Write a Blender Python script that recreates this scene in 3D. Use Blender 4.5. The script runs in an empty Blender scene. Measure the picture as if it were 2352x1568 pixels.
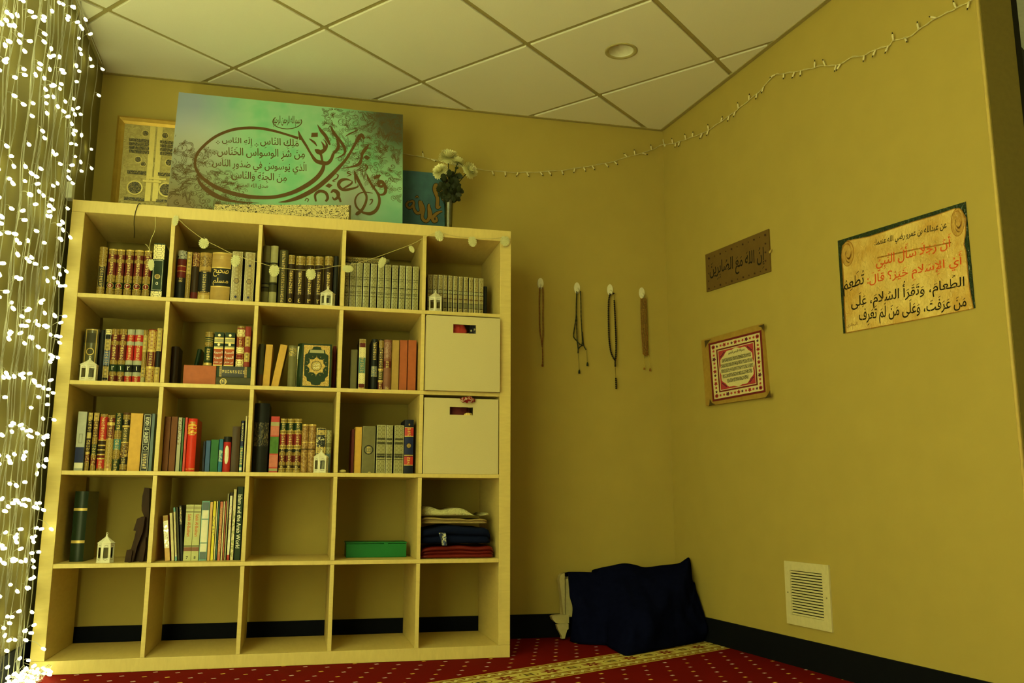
# A prayer-room corner: a birch cube bookshelf full of books, a curtain of fairy lights on the left wall,
# calligraphy on the walls, a suspended ceiling and a red patterned carpet.
import bpy, bmesh, math, random
from mathutils import Vector, Matrix

C = bpy.context.scene.collection
sc = bpy.context.scene

# ------------------------------------------------------------------ camera
CAM = Vector((0.959607, -3.807463, 0.653801))
RIGHT = Vector((0.97330689, -0.22949351, 0.00253545))
DOWN = Vector((0.04270661, 0.17024685, -0.98447557))
FWD = Vector((0.22549911, 0.95830514, 0.17550333))
FPX = 2037.32
cam_data = bpy.data.cameras.new('camera')
cam = bpy.data.objects.new('camera', cam_data)
C.objects.link(cam)
m3 = Matrix((RIGHT, -DOWN, -FWD)).transposed()
cam.matrix_world = Matrix.Translation(CAM) @ m3.to_4x4()
cam_data.sensor_width = 36
cam_data.lens = FPX / 2352 * 36
cam_data.clip_start = 0.02
sc.camera = cam

# ------------------------------------------------------------------ world and exposure
w = bpy.data.worlds.new('room_dusk'); sc.world = w; w.use_nodes = True
bg = w.node_tree.nodes['Background']
bg.inputs['Color'].default_value = (0.93, 1.0, 0.40, 1)
bg.inputs['Strength'].default_value = 0.32
sc.view_settings.view_transform = 'Standard'
sc.view_settings.look = 'None'
sc.view_settings.gamma = 1
sc.view_settings.use_curve_mapping = False
sc.view_settings.exposure = 0.0
LED_COLOR = (0.93, 1.0, 0.40)
LED_STRENGTH = 13.5       # the stretch beside the bookshelf
FAR_STRENGTH = 58.0       # unseen bulbs further along the wall, set brighter as fill light

lamp = bpy.data.lights.new('next_room_fill', 'POINT'); lamp.energy = 14; lamp.color = LED_COLOR; lamp.shadow_soft_size = 0.12
lamp_o = bpy.data.objects.new('next_room_fill', lamp); C.objects.link(lamp_o); lamp_o.location = (4.6, -0.6, 1.1)  # unseen fill light, added to brighten the ceiling of the next room

# ------------------------------------------------------------------ geometry of the place (metres)
YW = 0.4985            # back wall
XC = 2.8245            # corner of back and right wall
ZC = 2.6587            # ceiling
RS = -0.1113           # the right wall is a few degrees off square
XL, LS = -0.045, -0.02 # left wall
BH = 0.1104            # height of the rubber baseboard
def rx(y): return XC + RS * (y - YW)
def lx(y): return XL + LS * (y - YW)
YEND = -1.56           # where the right wall stops

def ray(u, v):
    return RIGHT * ((u - 1176) / FPX) + DOWN * ((v - 784) / FPX) + FWD
def hit(u, v, n, d):
    r = ray(u, v); n = Vector(n)
    return CAM + r * ((d - n.dot(CAM)) / n.dot(r))
def on_y(u, v, y): return hit(u, v, (0, 1, 0), y)
def on_z(u, v, z): return hit(u, v, (0, 0, 1), z)
RW_N = Vector((1, -RS, 0)); RW_L = RW_N.length
def on_rw(u, v, off=0.0): return hit(u, v, RW_N, XC - RS * YW - off * RW_L)
def on_lw(u, v, off=0.0): return hit(u, v, (1, -LS, 0), XL - LS * YW + off)

# ------------------------------------------------------------------ mesh helpers
class MB:
    """collects faces with material slots, builds ONE mesh object"""
    def __init__(s): s.v = []; s.f = []; s.m = []; s.sm = []
    def add(s, verts, faces, m=0, smooth=False):
        o = len(s.v); s.v += [tuple(x) for x in verts]
        for f in faces:
            s.f.append([i + o for i in f]); s.m.append(m); s.sm.append(smooth)
        return o
    def box(s, x0, x1, y0, y1, z0, z1, m=0):
        s.add([(x0,y0,z0),(x1,y0,z0),(x1,y1,z0),(x0,y1,z0),(x0,y0,z1),(x1,y0,z1),(x1,y1,z1),(x0,y1,z1)],
              [(0,3,2,1),(4,5,6,7),(0,1,5,4),(1,2,6,5),(2,3,7,6),(3,0,4,7)], m)
    def bbox(s, x0, x1, y0, y1, z0, z1, b, m=0):
        """box with chamfered edges"""
        bm = bmesh.new(); bmesh.ops.create_cube(bm, size=1)
        for q in bm.verts:
            q.co = Vector(((x0+x1)/2 + q.co.x*(x1-x0), (y0+y1)/2 + q.co.y*(y1-y0), (z0+z1)/2 + q.co.z*(z1-z0)))
        bmesh.ops.bevel(bm, geom=bm.edges[:], offset=b, segments=2, affect='EDGES', profile=0.5)
        s.bm(bm, m)
    def bm(s, bm, m=0, smooth=False, mat=None):
        bm.verts.index_update()
        vs = [(mat @ q.co) if mat else q.co.copy() for q in bm.verts]
        s.add(vs, [[q.index for q in f.verts] for f in bm.faces], m, smooth); bm.free()
    def prism(s, poly, z0, z1, m=0, M=None):
        """polygon in xy extruded along z, optionally moved by matrix M"""
        n = len(poly)
        vs = [Vector((x, y, z0)) for x, y in poly] + [Vector((x, y, z1)) for x, y in poly]
        if M: vs = [M @ q for q in vs]
        s.add(vs, [list(range(n))[::-1], list(range(n, 2*n))] + [(i, (i+1) % n, n+(i+1) % n, n+i) for i in range(n)], m)
    def tube(s, pts, r, n=6, m=0, cap=True, smooth=True):
        pts = [Vector(p) for p in pts]; k = len(pts)
        rs = r if isinstance(r, (list, tuple)) else [r] * k
        up = Vector((0, 0, 1)); rings = []; o = len(s.v); vs = []
        prev = None
        for i, p in enumerate(pts):
            d = (pts[min(i+1, k-1)] - pts[max(i-1, 0)])
            if d.length < 1e-9: d = Vector((0, 0, 1))
            d.normalize()
            a = prev if prev is not None else (up if abs(d.z) < 0.9 else Vector((1, 0, 0)))
            a = a - d * a.dot(d)
            if a.length < 1e-6: a = d.orthogonal()
            a.normalize(); prev = a; b = d.cross(a)
            for j in range(n):
                t = 2 * math.pi * j / n
                vs.append(p + (a * math.cos(t) + b * math.sin(t)) * rs[i])
        fs = [(i*n+j, i*n+(j+1) % n, (i+1)*n+(j+1) % n, (i+1)*n+j) for i in range(k-1) for j in range(n)]
        if cap: fs += [list(range(n))[::-1], list(range((k-1)*n, k*n))]
        s.add(vs, fs, m, smooth)
    def lathe(s, prof, n=24, m=0, M=None, smooth=True):
        """profile of (r, z) turned round z"""
        vs = []; k = len(prof)
        for r, z in prof:
            for j in range(n):
                t = 2 * math.pi * j / n
                q = Vector((r * math.cos(t), r * math.sin(t), z)); vs.append(M @ q if M else q)
        fs = [(i*n+j, i*n+(j+1) % n, (i+1)*n+(j+1) % n, (i+1)*n+j) for i in range(k-1) for j in range(n)]
        s.add(vs, fs, m, smooth)
    def ball(s, c, r, m=0, sub=1, sc3=(1, 1, 1)):
        bm = bmesh.new(); bmesh.ops.create_icosphere(bm, subdivisions=sub, radius=1)
        for q in bm.verts: q.co = Vector((c[0] + q.co.x*r*sc3[0], c[1] + q.co.y*r*sc3[1], c[2] + q.co.z*r*sc3[2]))
        s.bm(bm, m, True)
    def ribbon(s, pts, wd, M, z=0.0, m=0):
        """flat brush stroke: pts (x,y) with half widths, laid on the plane of matrix M"""
        k = len(pts); L = []; Rr = []
        for i in range(k):
            a = Vector(pts[max(i-1, 0)]); b = Vector(pts[min(i+1, k-1)]); d = b - a
            if d.length < 1e-9: d = Vector((1, 0))
            d.normalize(); nn = Vector((-d.y, d.x)); q = Vector(pts[i]); h = wd[i] if isinstance(wd, (list, tuple)) else wd
            L.append(q + nn*h); Rr.append(q - nn*h)
        s.nr = getattr(s, 'nr', 0) + 1; z += (s.nr % 40) * 6e-6
        vs = [M @ Vector((q.x, q.y, z + i*4e-6)) for i, q in enumerate(L)] + [M @ Vector((q.x, q.y, z + i*4e-6)) for i, q in enumerate(Rr)]
        s.add(vs, [(i, k+i, k+i+1, i+1) for i in range(k-1)], m)
    def poly(s, pts, M, z=0.0, m=0):
        s.add([M @ Vector((x, y, z)) for x, y in pts], [list(range(len(pts)))], m)
    def build(s, name, mats, parent=None, smooth=None):
        me = bpy.data.meshes.new(name); me.from_pydata(s.v, [], s.f)
        if not isinstance(mats, (list, tuple)): mats = [mats]
        for q in mats: me.materials.append(q)
        me.polygons.foreach_set('material_index', [min(i, len(mats)-1) for i in s.m])
        me.polygons.foreach_set('use_smooth', s.sm)
        me.validate(); me.update()
        o = bpy.data.objects.new(name, me); C.objects.link(o)
        if parent is not None: o.parent = parent
        return o

def tag(o, label=None, cat=None, group=None, kind=None):
    if label: o['label'] = label
    if cat: o['category'] = cat
    if group: o['group'] = group
    if kind: o['kind'] = kind
    return o
def empty(name, loc=(0, 0, 0), label=None, cat=None, group=None):
    o = bpy.data.objects.new(name, None); C.objects.link(o); o.location = loc; o.empty_display_size = 0.05
    return tag(o, label, cat, group)
def catmull(pts, n=6):
    """smooth curve through points of any dimension"""
    P = [Vector(q) for q in pts]; out = []
    for i in range(len(P)-1):
        a, b, c, d = P[max(i-1, 0)], P[i], P[i+1], P[min(i+2, len(P)-1)]
        for k in range(n):
            t = k / n
            out.append(0.5*((2*b) + (c-a)*t + (2*a-5*b+4*c-d)*t*t + (3*b-a-3*c+d)*t*t*t))
    out.append(P[-1]); return out

# ------------------------------------------------------------------ materials
class X:
    """a value in a node tree: arithmetic on it adds Math nodes"""
    def __init__(s, nt, k): s.nt = nt; s.k = k
    def _op(s, op, *o):
        n = s.nt.nodes.new('ShaderNodeMath'); n.operation = op
        for i, q in enumerate((s,) + o):
            if isinstance(q, X): s.nt.links.new(q.k, n.inputs[i])
            else: n.inputs[i].default_value = q
        return X(s.nt, n.outputs[0])
    def __add__(s, o): return s._op('ADD', o)
    __radd__ = __add__
    def __sub__(s, o): return s._op('SUBTRACT', o)
    def __rsub__(s, o): return (s * -1.0) + o
    def __mul__(s, o): return s._op('MULTIPLY', o)
    __rmul__ = __mul__
    def __truediv__(s, o): return s._op('DIVIDE', o)
    def lt(s, o): return s._op('LESS_THAN', o)
    def gt(s, o): return s._op('GREATER_THAN', o)
    def abs(s): return s._op('ABSOLUTE')
    def floor(s): return s._op('FLOOR')
    def fract(s): return s._op('FRACT')
    def sin(s): return s._op('SINE')
    def cos(s): return s._op('COSINE')
    def sqrt(s): return s._op('SQRT')
    def atan2(s, o): return s._op('ARCTAN2', o)
    def maxi(s, o): return s._op('MAXIMUM', o)
    def mini(s, o): return s._op('MINIMUM', o)
    def mod(s, o): return s._op('FLOORED_MODULO', o)
def between(x, a, b): return x.gt(a) * x.lt(b)
class Mat:
    def __init__(s, name, rough=0.6, metal=0.0, spec=0.3):
        s.m = bpy.data.materials.new(name); s.m.use_nodes = True; s.nt = s.m.node_tree
        s.b = s.nt.nodes['Principled BSDF']
        s.b.inputs['Roughness'].default_value = rough; s.b.inputs['Metallic'].default_value = metal
        s.b.inputs['Specular IOR Level'].default_value = spec
    def coord(s, kind='Object'):
        n = s.nt.nodes.new('ShaderNodeTexCoord'); return n.outputs[kind]
    def xyz(s, kind='Object'):
        n = s.nt.nodes.new('ShaderNodeSeparateXYZ'); s.nt.links.new(s.coord(kind), n.inputs[0])
        return [X(s.nt, n.outputs[i]) for i in range(3)]
    def noise(s, scale, detail=3, vec=None, dist=0.0, rough=0.5):
        n = s.nt.nodes.new('ShaderNodeTexNoise'); n.inputs['Scale'].default_value = scale; n.inputs['Detail'].default_value = detail
        n.inputs['Distortion'].default_value = dist; n.inputs['Roughness'].default_value = rough
        s.nt.links.new(vec if vec is not None else s.coord(), n.inputs['Vector']); return X(s.nt, n.outputs[0])
    def stretch(s, v, kind='Object'):
        n = s.nt.nodes.new('ShaderNodeMapping'); s.nt.links.new(s.coord(kind), n.inputs[0]); n.inputs['Scale'].default_value = v
        return n.outputs[0]
    def mix(s, f, a, b):
        n = s.nt.nodes.new('ShaderNodeMix'); n.data_type = 'RGBA'
        for i, q in ((0, f), (6, a), (7, b)):
            if isinstance(q, X): s.nt.links.new(q.k, n.inputs[i])
            elif isinstance(q, (tuple, list)): n.inputs[i].default_value = (*q[:3], 1)
            else: n.inputs[i].default_value = q
        return X(s.nt, n.outputs[2])
    def color(s, c):
        if isinstance(c, X): s.nt.links.new(c.k, s.b.inputs['Base Color'])
        else: s.b.inputs['Base Color'].default_value = (*c, 1)
        return s
    def set(s, name, x):
        if isinstance(x, X): s.nt.links.new(x.k, s.b.inputs[name])
        else: s.b.inputs[name].default_value = x
        return s
    def bump(s, h, strength=0.3, dist=0.002):
        n = s.nt.nodes.new('ShaderNodeBump'); n.inputs['Strength'].default_value = strength; n.inputs['Distance'].default_value = dist
        s.nt.links.new(h.k, n.inputs['Height']); s.nt.links.new(n.outputs[0], s.b.inputs['Normal']); return s
REG = {}
def mul(c, k): return tuple(q * k for q in c)
def plain(name, c, rough=0.6, metal=0.0, spec=0.2, var=0.12, scale=60, bump=0.0):
    """a plain stuff whose tone wanders a little"""
    if name in REG: return REG[name]
    a = Mat(name, rough, metal, spec); n = a.noise(scale)
    a.color(a.mix(n, mul(c, 1-var), mul(c, 1+var)))
    if bump: a.bump(a.noise(scale*6), bump, 0.001)
    REG[name] = a.m; return a.m
def ornate(name, base, gold, scale=70, w=0.05, mode='vine', rough=0.45, metal=0.0, stretch=(1, 1, 1)):
    """gilt tooling: thin winding lines of gold on a coloured ground"""
    if name in REG: return REG[name]
    a = Mat(name, rough, metal, 0.4)
    v = a.stretch(stretch)
    if mode.endswith('2'):          # worked symmetrically about the middle of the spine, repeating up its height
        x, y, z = a.xyz(); per = 0.017 if mode == 'damask2' else 0.0105
        cb = a.nt.nodes.new('ShaderNodeCombineXYZ')
        if mode == 'damask2':
            q = (x.abs(), y * 0.0 + 0.3, ((z / per).fract() - 0.5).abs() * per)
        else:
            q = (x, (z / per).floor() * 0.37, z)
            gap = between((z / per).fract(), 0.16, 0.90) * x.abs().lt(0.0068)
        for i, k in enumerate(q): a.nt.links.new(k.k, cb.inputs[i])
        v = cb.outputs[0]
    n1 = a.noise(scale, 1.5, v, 0.6); n2 = a.noise(scale*1.35, 1.0, v, 0.2)
    k = (n1 - 0.5).abs().lt(w)
    if mode.startswith('damask'): k = k.maxi((n2 - 0.55).abs().lt(w*0.8))
    if mode == 'script': k = k * n2.gt(0.42)
    if mode == 'script2': k = k * n2.gt(0.40) * gap
    a.color(a.mix(k, base, gold)); a.set('Roughness', k * -0.15 + rough)
    REG[name] = a.m; return a.m
# ------------------------------------------------------------------ the room
def wall_mat(name, c):
    a = Mat(name, 0.75, 0, 0.2)
    n = a.noise(9, 4); f = a.noise(260, 2)
    a.color(a.mix(n, mul(c, 0.94), mul(c, 1.05))); a.bump(f, 0.12, 0.001); return a.m
M_WALL = wall_mat('tan_wall_paint', (0.415, 0.315, 0.076))
M_TILE = Mat('ceiling_tile', 0.9, 0, 0.1)
M_TILE.color(M_TILE.mix(M_TILE.noise(500, 2), (0.74, 0.71, 0.58), (0.82, 0.79, 0.66))).bump(M_TILE.noise(420, 2), 0.2, 0.001); M_TILE = M_TILE.m
M_GRID = plain('ceiling_grid_paint', (0.36, 0.30, 0.12), 0.5)
M_BASE = plain('black_rubber', (0.0025, 0.003, 0.006), 0.8, 0, 0.12, var=0.2)

def wall_box(name, pts, m, kind='structure'):
    b = MB(); b.prism(pts, 0, ZC + 0.05, 0); o = b.build(name, m); tag(o, kind=kind); return o
Y0 = -4.6
ZW = ZC + 0.05
wb = wall_box('wall_back', [(lx(YW) - 0.12, YW), (rx(YW) + 0.14, YW), (rx(YW) + 0.14, YW + 0.1), (lx(YW) - 0.12, YW + 0.1)], M_WALL)
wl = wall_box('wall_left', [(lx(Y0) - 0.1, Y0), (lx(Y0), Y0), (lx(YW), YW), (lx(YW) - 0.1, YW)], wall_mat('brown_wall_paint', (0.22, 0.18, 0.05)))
wr = wall_box('wall_right', [(rx(YEND), YEND), (rx(YEND) + 0.125, YEND), (rx(YW) + 0.125, YW), (rx(YW), YW)], M_WALL)
b = MB(); b.box(rx(YEND) + .004, rx(YEND) + .125, YEND - .006, YEND - .0005, 0, ZC); tag(b.build('trim_6', plain('end_face_shade_paint', (0.21, 0.155, 0.028), 0.6)), kind='structure')  # added panel over the wall end, its darker colour imitates shade on that face
# the bright corner bead where the right wall ends
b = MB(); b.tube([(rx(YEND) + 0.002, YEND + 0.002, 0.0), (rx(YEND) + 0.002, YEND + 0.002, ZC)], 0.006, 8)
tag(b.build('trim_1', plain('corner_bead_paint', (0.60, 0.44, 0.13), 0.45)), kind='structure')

# baseboards
b = MB(); b.bbox(lx(YW) + 0.012, rx(YW) - 0.012, YW - 0.008, YW, 0, BH, 0.002); tag(b.build('baseboard_back', M_BASE), kind='structure')
b = MB(); b.prism([(lx(Y0), Y0), (lx(Y0) + 0.009, Y0), (lx(YW) + 0.009, YW), (lx(YW), YW)], 0, BH); tag(b.build('baseboard_left', M_BASE), kind='structure')
b = MB(); b.prism([(rx(YEND) - 0.009, YEND), (rx(YEND), YEND), (rx(YW), YW), (rx(YW) - 0.009, YW)], 0, BH); tag(b.build('baseboard_right', M_BASE), kind='structure')

# floor: red carpet with staggered pale flecks and a flowered border band
a = Mat('prayer_carpet', 0.95, 0, 0.05)
x, y, z = a.xyz()
an = math.radians(26.8); u = x*math.cos(an) + y*math.sin(an); v = x*(-math.sin(an)) + y*math.cos(an)
pile = a.noise(700, 2); blot = a.noise(5, 3)
red = a.mix(blot, (0.15, 0.004, 0.002), (0.23, 0.006, 0.003))
red = a.mix(pile, red, (0.13, 0.003, 0.002))
row = (v + 1.325) / 0.065
ri = (row + 0.5).floor(); du = ((u - 1.943) / 0.124 + ri * 0.5 + 0.5).fract() - 0.5; dv_ = (row + 0.5).fract() - 0.5
dot = (du * 0.124).abs().lt(0.0085) * (dv_ * 0.065).abs().lt(0.006)
gold = ((ri + ((u - 1.943) / 0.124 + ri * 0.5 + 0.5).floor() * 2.0).mod(5.0)).lt(1.5)
col = a.mix(dot, red, a.mix(gold, (0.72, 0.52, 0.50), (0.75, 0.50, 0.10)))
t = v + 1.163; at = t.abs()
band = at.lt(0.116)
cream = at.lt(0.045)
# flowers every 22.5 cm with a small cartouche between
fu = ((u - 1.357) / 0.2265 + 0.5).fract() - 0.5; fx = fu * 0.2265
r = (fx*fx + t*t*2.2).sqrt(); th = (t*1.5).atan2(fx)
petal = r.lt(((th * 8.0).cos() * 0.014) + 0.040) * r.gt(0.012)
ring = r.lt(0.008)
gx = ((fu + 1.0).fract() - 0.5) * 0.2265
cart = gx.abs().lt(0.022) * at.lt(0.014); carti = gx.abs().lt(0.012) * at.lt(0.007)
vine = ((gx*gx + t*t*2.0).sqrt() - 0.040).abs().lt(0.003)
cc = a.mix(vine, (0.66, 0.55, 0.16), (0.30, 0.16, 0.03))
cc = a.mix(petal, cc, (0.22, 0.035, 0.02)); cc = a.mix(ring, cc, (0.22, 0.035, 0.02))
cc = a.mix(cart, cc, (0.06, 0.03, 0.02)); cc = a.mix(carti, cc, (0.45, 0.28, 0.05))
zig = ((u / 0.052).fract() - 0.5).abs() * 0.05 + 0.066
edge = (at - zig).abs().lt(0.008)
sp = ((u / 0.026).fract()).lt(0.35) * between(at, 0.062, 0.098)
bc = a.mix(sp, (0.42, 0.30, 0.06), (0.22, 0.05, 0.01)); bc = a.mix(edge, bc, (0.66, 0.58, 0.24))
bc = a.mix(between(at, 0.045, 0.052).maxi(between(at, 0.100, 0.106)), bc, (0.16, 0.02, 0.008))
bc = a.mix(between(at, 0.106, 0.116), bc, (0.60, 0.45, 0.10))
bc = a.mix(cream, bc, cc)
a.color(a.mix(band, col, bc)); a.bump(pile, 0.5, 0.004)
b = MB(); b.box(-0.2, 7.5, -4.8, 3.2, -0.05, 0.0); tag(b.build('floor', a.m), kind='structure')

# suspended ceiling: tiles in a grid turned about 39 degrees to the back wall
GA = math.atan2(0.4125, 0.4825); GU = Vector((math.cos(GA), math.sin(GA))); GV = Vector((-GU.y, GU.x))
G0 = Vector((0.977, -0.174)); GS = 0.628
room = [Vector((lx(Y0), Y0)), Vector((rx(Y0), Y0)), Vector((rx(YW), YW)), Vector((lx(YW), YW))]
def clip(poly, a, b):
    """keep the part of poly left of the line a->b"""
    out = []; n = len(poly); d = b - a
    side = lambda q: d.x*(q.y-a.y) - d.y*(q.x-a.x)
    for i in range(n):
        p, q = poly[i], poly[(i+1) % n]; sp_, sq = side(p), side(q)
        if sp_ >= 0: out.append(p)
        if (sp_ > 0) != (sq > 0) and abs(sp_-sq) > 1e-9: out.append(p + (q-p) * (sp_/(sp_-sq)))
    return out
from mathutils.geometry import tessellate_polygon
LC = (on_z(1390, 117, ZC) + on_z(1463, 117, ZC))/2
hole = [Vector((LC.x + .056*math.cos(i*math.pi/20), LC.y + .056*math.sin(i*math.pi/20))) for i in range(40)]
def sheet_with_hole(b, poly, z, m):
    T = tessellate_polygon([[Vector((p.x, p.y, 0)) for p in poly], [Vector((p.x, p.y, 0)) for p in hole]])
    b.add([(p.x, p.y, z) for p in list(poly) + hole], [list(t) for t in T], m)
b = MB(); sheet_with_hole(b, room, ZC + 0.008, 1); b.prism([(q.x, q.y) for q in room], ZC + 0.14, ZC + 0.18, 1)
g = 0.0125
for i in range(-9, 10):
    for j in range(-9, 10):
        o = G0 + GU*(GS*i) + GV*(GS*j)
        q = [o + GU*g + GV*g, o + GU*(GS-g) + GV*g, o + GU*(GS-g) + GV*(GS-g), o + GU*g + GV*(GS-g)]
        for k in range(4):
            if len(q) < 3: break
            q = clip(q, room[k], room[(k+1) % 4])
        if len(q) < 3: continue
        c = sum(q, Vector((0, 0))) / len(q)
        n = len(q); low = [(c + (p-c)*0.993) for p in q]
        has = all((q[(k+1) % n].x-q[k].x)*(LC.y-q[k].y) - (q[(k+1) % n].y-q[k].y)*(LC.x-q[k].x) > 0 for k in range(n))
        if has:
            sheet_with_hole(b, low, ZC, 0)
            b.add([(p.x, p.y, ZC + 0.0075) for p in hole] + [(p.x, p.y, ZC) for p in hole], [(k, (k+1) % 40, 40+(k+1) % 40, 40+k) for k in range(40)], 0)
        b.add([(p.x, p.y, ZC + 0.0075) for p in q] + [(p.x, p.y, ZC + 0.0015) for p in q] + [(p.x, p.y, ZC) for p in low],
              ([] if has else [list(range(2*n, 3*n))]) + [(k, (k+1) % n, n+(k+1) % n, n+k) for k in range(n)] +
              [(n+k, n+(k+1) % n, 2*n+(k+1) % n, 2*n+k) for k in range(n)], 0)
tag(b.build('ceiling', [M_TILE, M_GRID]), kind='structure')
# wall angle along the ceiling edge
b = MB()
b.box(lx(YW) + 0.004, rx(YW) - 0.004, YW - 0.02, YW, ZC - 0.003, ZC + 0.006)
b.prism([(rx(YEND) - 0.02, YEND), (rx(YEND), YEND), (rx(YW), YW - 0.02), (rx(YW) - 0.02, YW - 0.02)], ZC - 0.003, ZC + 0.006)
b.prism([(lx(Y0), Y0), (lx(Y0) + 0.02, Y0), (lx(YW) + 0.02, YW - 0.02), (lx(YW), YW - 0.02)], ZC - 0.003, ZC + 0.006)
tag(b.build('trim_2', M_GRID), kind='structure')

# the room beyond the end of the right wall: its ceiling, dark grid bars and a dark post
b = MB(); b.box(3.28, 7.5, -4.3, 3.2, ZC + 0.25, ZC + 0.3); tag(b.build('ceiling_beyond', plain('grey_green_ceiling', (0.80, 0.84, 0.60), 0.9)), kind='structure')
# ------------------------------------------------------------------ the bookshelf
SW, SH, SD = 1.85, 1.85 * 1.0073, 0.438
FR, TH = 0.05, 0.016
CELL = (SW - 2*FR - 4*TH) / 5
HZ = 1.0073
a = Mat('birch_veneer', 0.45, 0, 0.35)
gr = a.noise(1.0, 6, a.stretch((14, 14, 70)), 0.8); gr2 = a.noise(30, 3)
a.color(a.mix(gr, (0.56, 0.42, 0.135), (0.71, 0.555, 0.19))); a.bump(gr2, 0.05, 0.001); M_BIRCH = a.m
a = Mat('birch_veneer_flat', 0.45, 0, 0.35)
gr = a.noise(1.0, 6, a.stretch((60, 14, 14)), 0.8)
a.color(a.mix(gr, (0.56, 0.42, 0.135), (0.71, 0.555, 0.19))); M_BIRCHH = a.m
def cellx(c): return FR + (c-1)*(CELL+TH)              # left inside face of column c (1..5)
def cellz(r): return (SW - FR - r*CELL - (r-1)*TH) * HZ  # floor of row r (1 = top)
shelf = empty('bookshelf', (0, 0, 0), 'large birch bookshelf of twenty five open cubes standing against the tan wall', 'bookshelf')
e = 0.0006
b = MB(); b.bbox(0, SW, 0, SD, (SW-FR)*HZ, SW*HZ, 0.0012); b.build('top_panel', M_BIRCHH, shelf)
b = MB(); b.bbox(0, SW, 0, SD, 0.001, FR*HZ, 0.0012); b.build('bottom_panel', M_BIRCHH, shelf)
for x0 in (0, SW-FR):
    b = MB(); b.bbox(x0, x0+FR, 0, SD, FR*HZ + e, (SW-FR)*HZ - e, 0.0012); b.build('side_panel', M_BIRCH, shelf)
for r in range(1, 5):
    b = MB(); b.bbox(FR + e, SW-FR - e, 0.0, SD, cellz(r) - TH*HZ, cellz(r), 0.0008); b.build('shelf_board', M_BIRCHH, shelf)
for c in range(1, 5):
    for r in range(1, 6):
        x0 = cellx(c) + CELL
        b = MB(); b.bbox(x0, x0+TH, 0.0005, SD, cellz(r) + e, cellz(r) + CELL*HZ - e, 0.0008); b.build('divider', M_BIRCH, shelf)
# ------------------------------------------------------------------ curtain of fairy lights on the left wall
a = Mat('led_glow'); a.b.inputs['Base Color'].default_value = (1, 1, 1, 1)
a.b.inputs['Emission Color'].default_value = (*LED_COLOR, 1); a.b.inputs['Emission Strength'].default_value = LED_STRENGTH; M_LED = a.m
a = Mat('led_glow_fill'); a.b.inputs['Emission Color'].default_value = (*LED_COLOR, 1); a.b.inputs['Emission Strength'].default_value = FAR_STRENGTH; M_LEDF = a.m
a = Mat('clear_wire', 0.25, 0.0, 0.6); a.color((0.52, 0.50, 0.40)); M_WIRE = a.m
rnd = random.Random(11)
cur = empty('fairy_light_curtain', (lx(-0.4) + 0.03, -0.4, ZC - 0.03), 'glowing curtain of white fairy lights hanging down the left wall', 'string lights')
OFF = Vector(cur.location)
def led(mb, p, d):
    """a small glowing capsule at p pointing along d"""
    d = d.normalized(); p = Vector(p) - OFF
    mb.tube([p - d*0.009, p - d*0.006, p, p + d*0.006, p + d*0.0085], [0.0024, 0.0052, 0.0061, 0.0052, 0.0022], 5)
leds = []
rows = [0.05 + 0.093*k + rnd.uniform(-0.02, 0.02) for k in range(29)]
full = [rnd.choice((0.08, 0.36, 0.50, 0.66)) for k in rows]     # some rows are dense, some sparse
far = MB()
strands = []
yy = -0.060
while yy > -4.35:
    strands.append((yy + rnd.uniform(-0.008, 0.008), 0.02 + rnd.random()*0.035)); yy -= 0.042 if yy > -1.0 else 0.038
for sy in (0.10, 0.26): strands.append((sy, 0.02))
top = MB()
top.tube([Vector((lx(q)+0.03, q, ZC-0.035)) - OFF for q in (0.40, 0.1, -0.3, -0.8, -1.3, -1.8, -2.5, -3.2, -4.4)], 0.0022, 6)
top.build('hanging_cord', M_WIRE, cur)
for sy, off in strands:
    zlow = 0.02 if sy < 0 else 1.95
    x0 = lx(sy) + off
    if -0.16 < sy < 0: x0 = min(x0, lx(sy) + 0.028)
    z = ZC - 0.035; pts = [Vector((x0, sy, z))]; k = 0
    ph = rnd.random()*6
    while z > zlow:
        z -= 0.05; k += 1
        pts.append(Vector((x0 + 0.004*math.sin(k*0.9+ph) , sy + 0.006*math.sin(k*0.55+ph*2), max(z, zlow))))
    near = sy > -1.0; b = MB() if near else far
    b.tube([p - OFF for p in pts], 0.0009, 4)
    b.tube([p - OFF + Vector((0.002, 0.0035*math.sin(i*1.3), 0)) for i, p in enumerate(pts)], 0.0007, 4)
    for rz, skip in zip(rows, full):
        if rnd.random() < (skip if near else 0.06): continue
        zz = ZC - 0.035 - rz + rnd.gauss(0, 0.013)
        if zz < zlow + 0.02: continue
        p0 = Vector((x0, sy, zz)); d = Vector((rnd.uniform(0.0, 0.5), rnd.uniform(-0.2, 1.0), rnd.uniform(-0.45, 0.25))); d.normalize()
        p1 = p0 + d*rnd.uniform(0.018, 0.038)
        p1.x = max(p1.x, lx(p1.y) + 0.016)
        if p1.y > -0.025 and p1.z < 1.9 and sy < 0: p1.y = -0.025
        b.tube([p0 - OFF, p0.lerp(p1, 0.5) + Vector((0, 0, 0.006)) - OFF, p1 - OFF], 0.0008, 4)
        leds.append((p1, d, sy))
    if near: b.build('wire', M_WIRE, cur)
tag(far.build('wires', M_WIRE, cur), kind='stuff')
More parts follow.
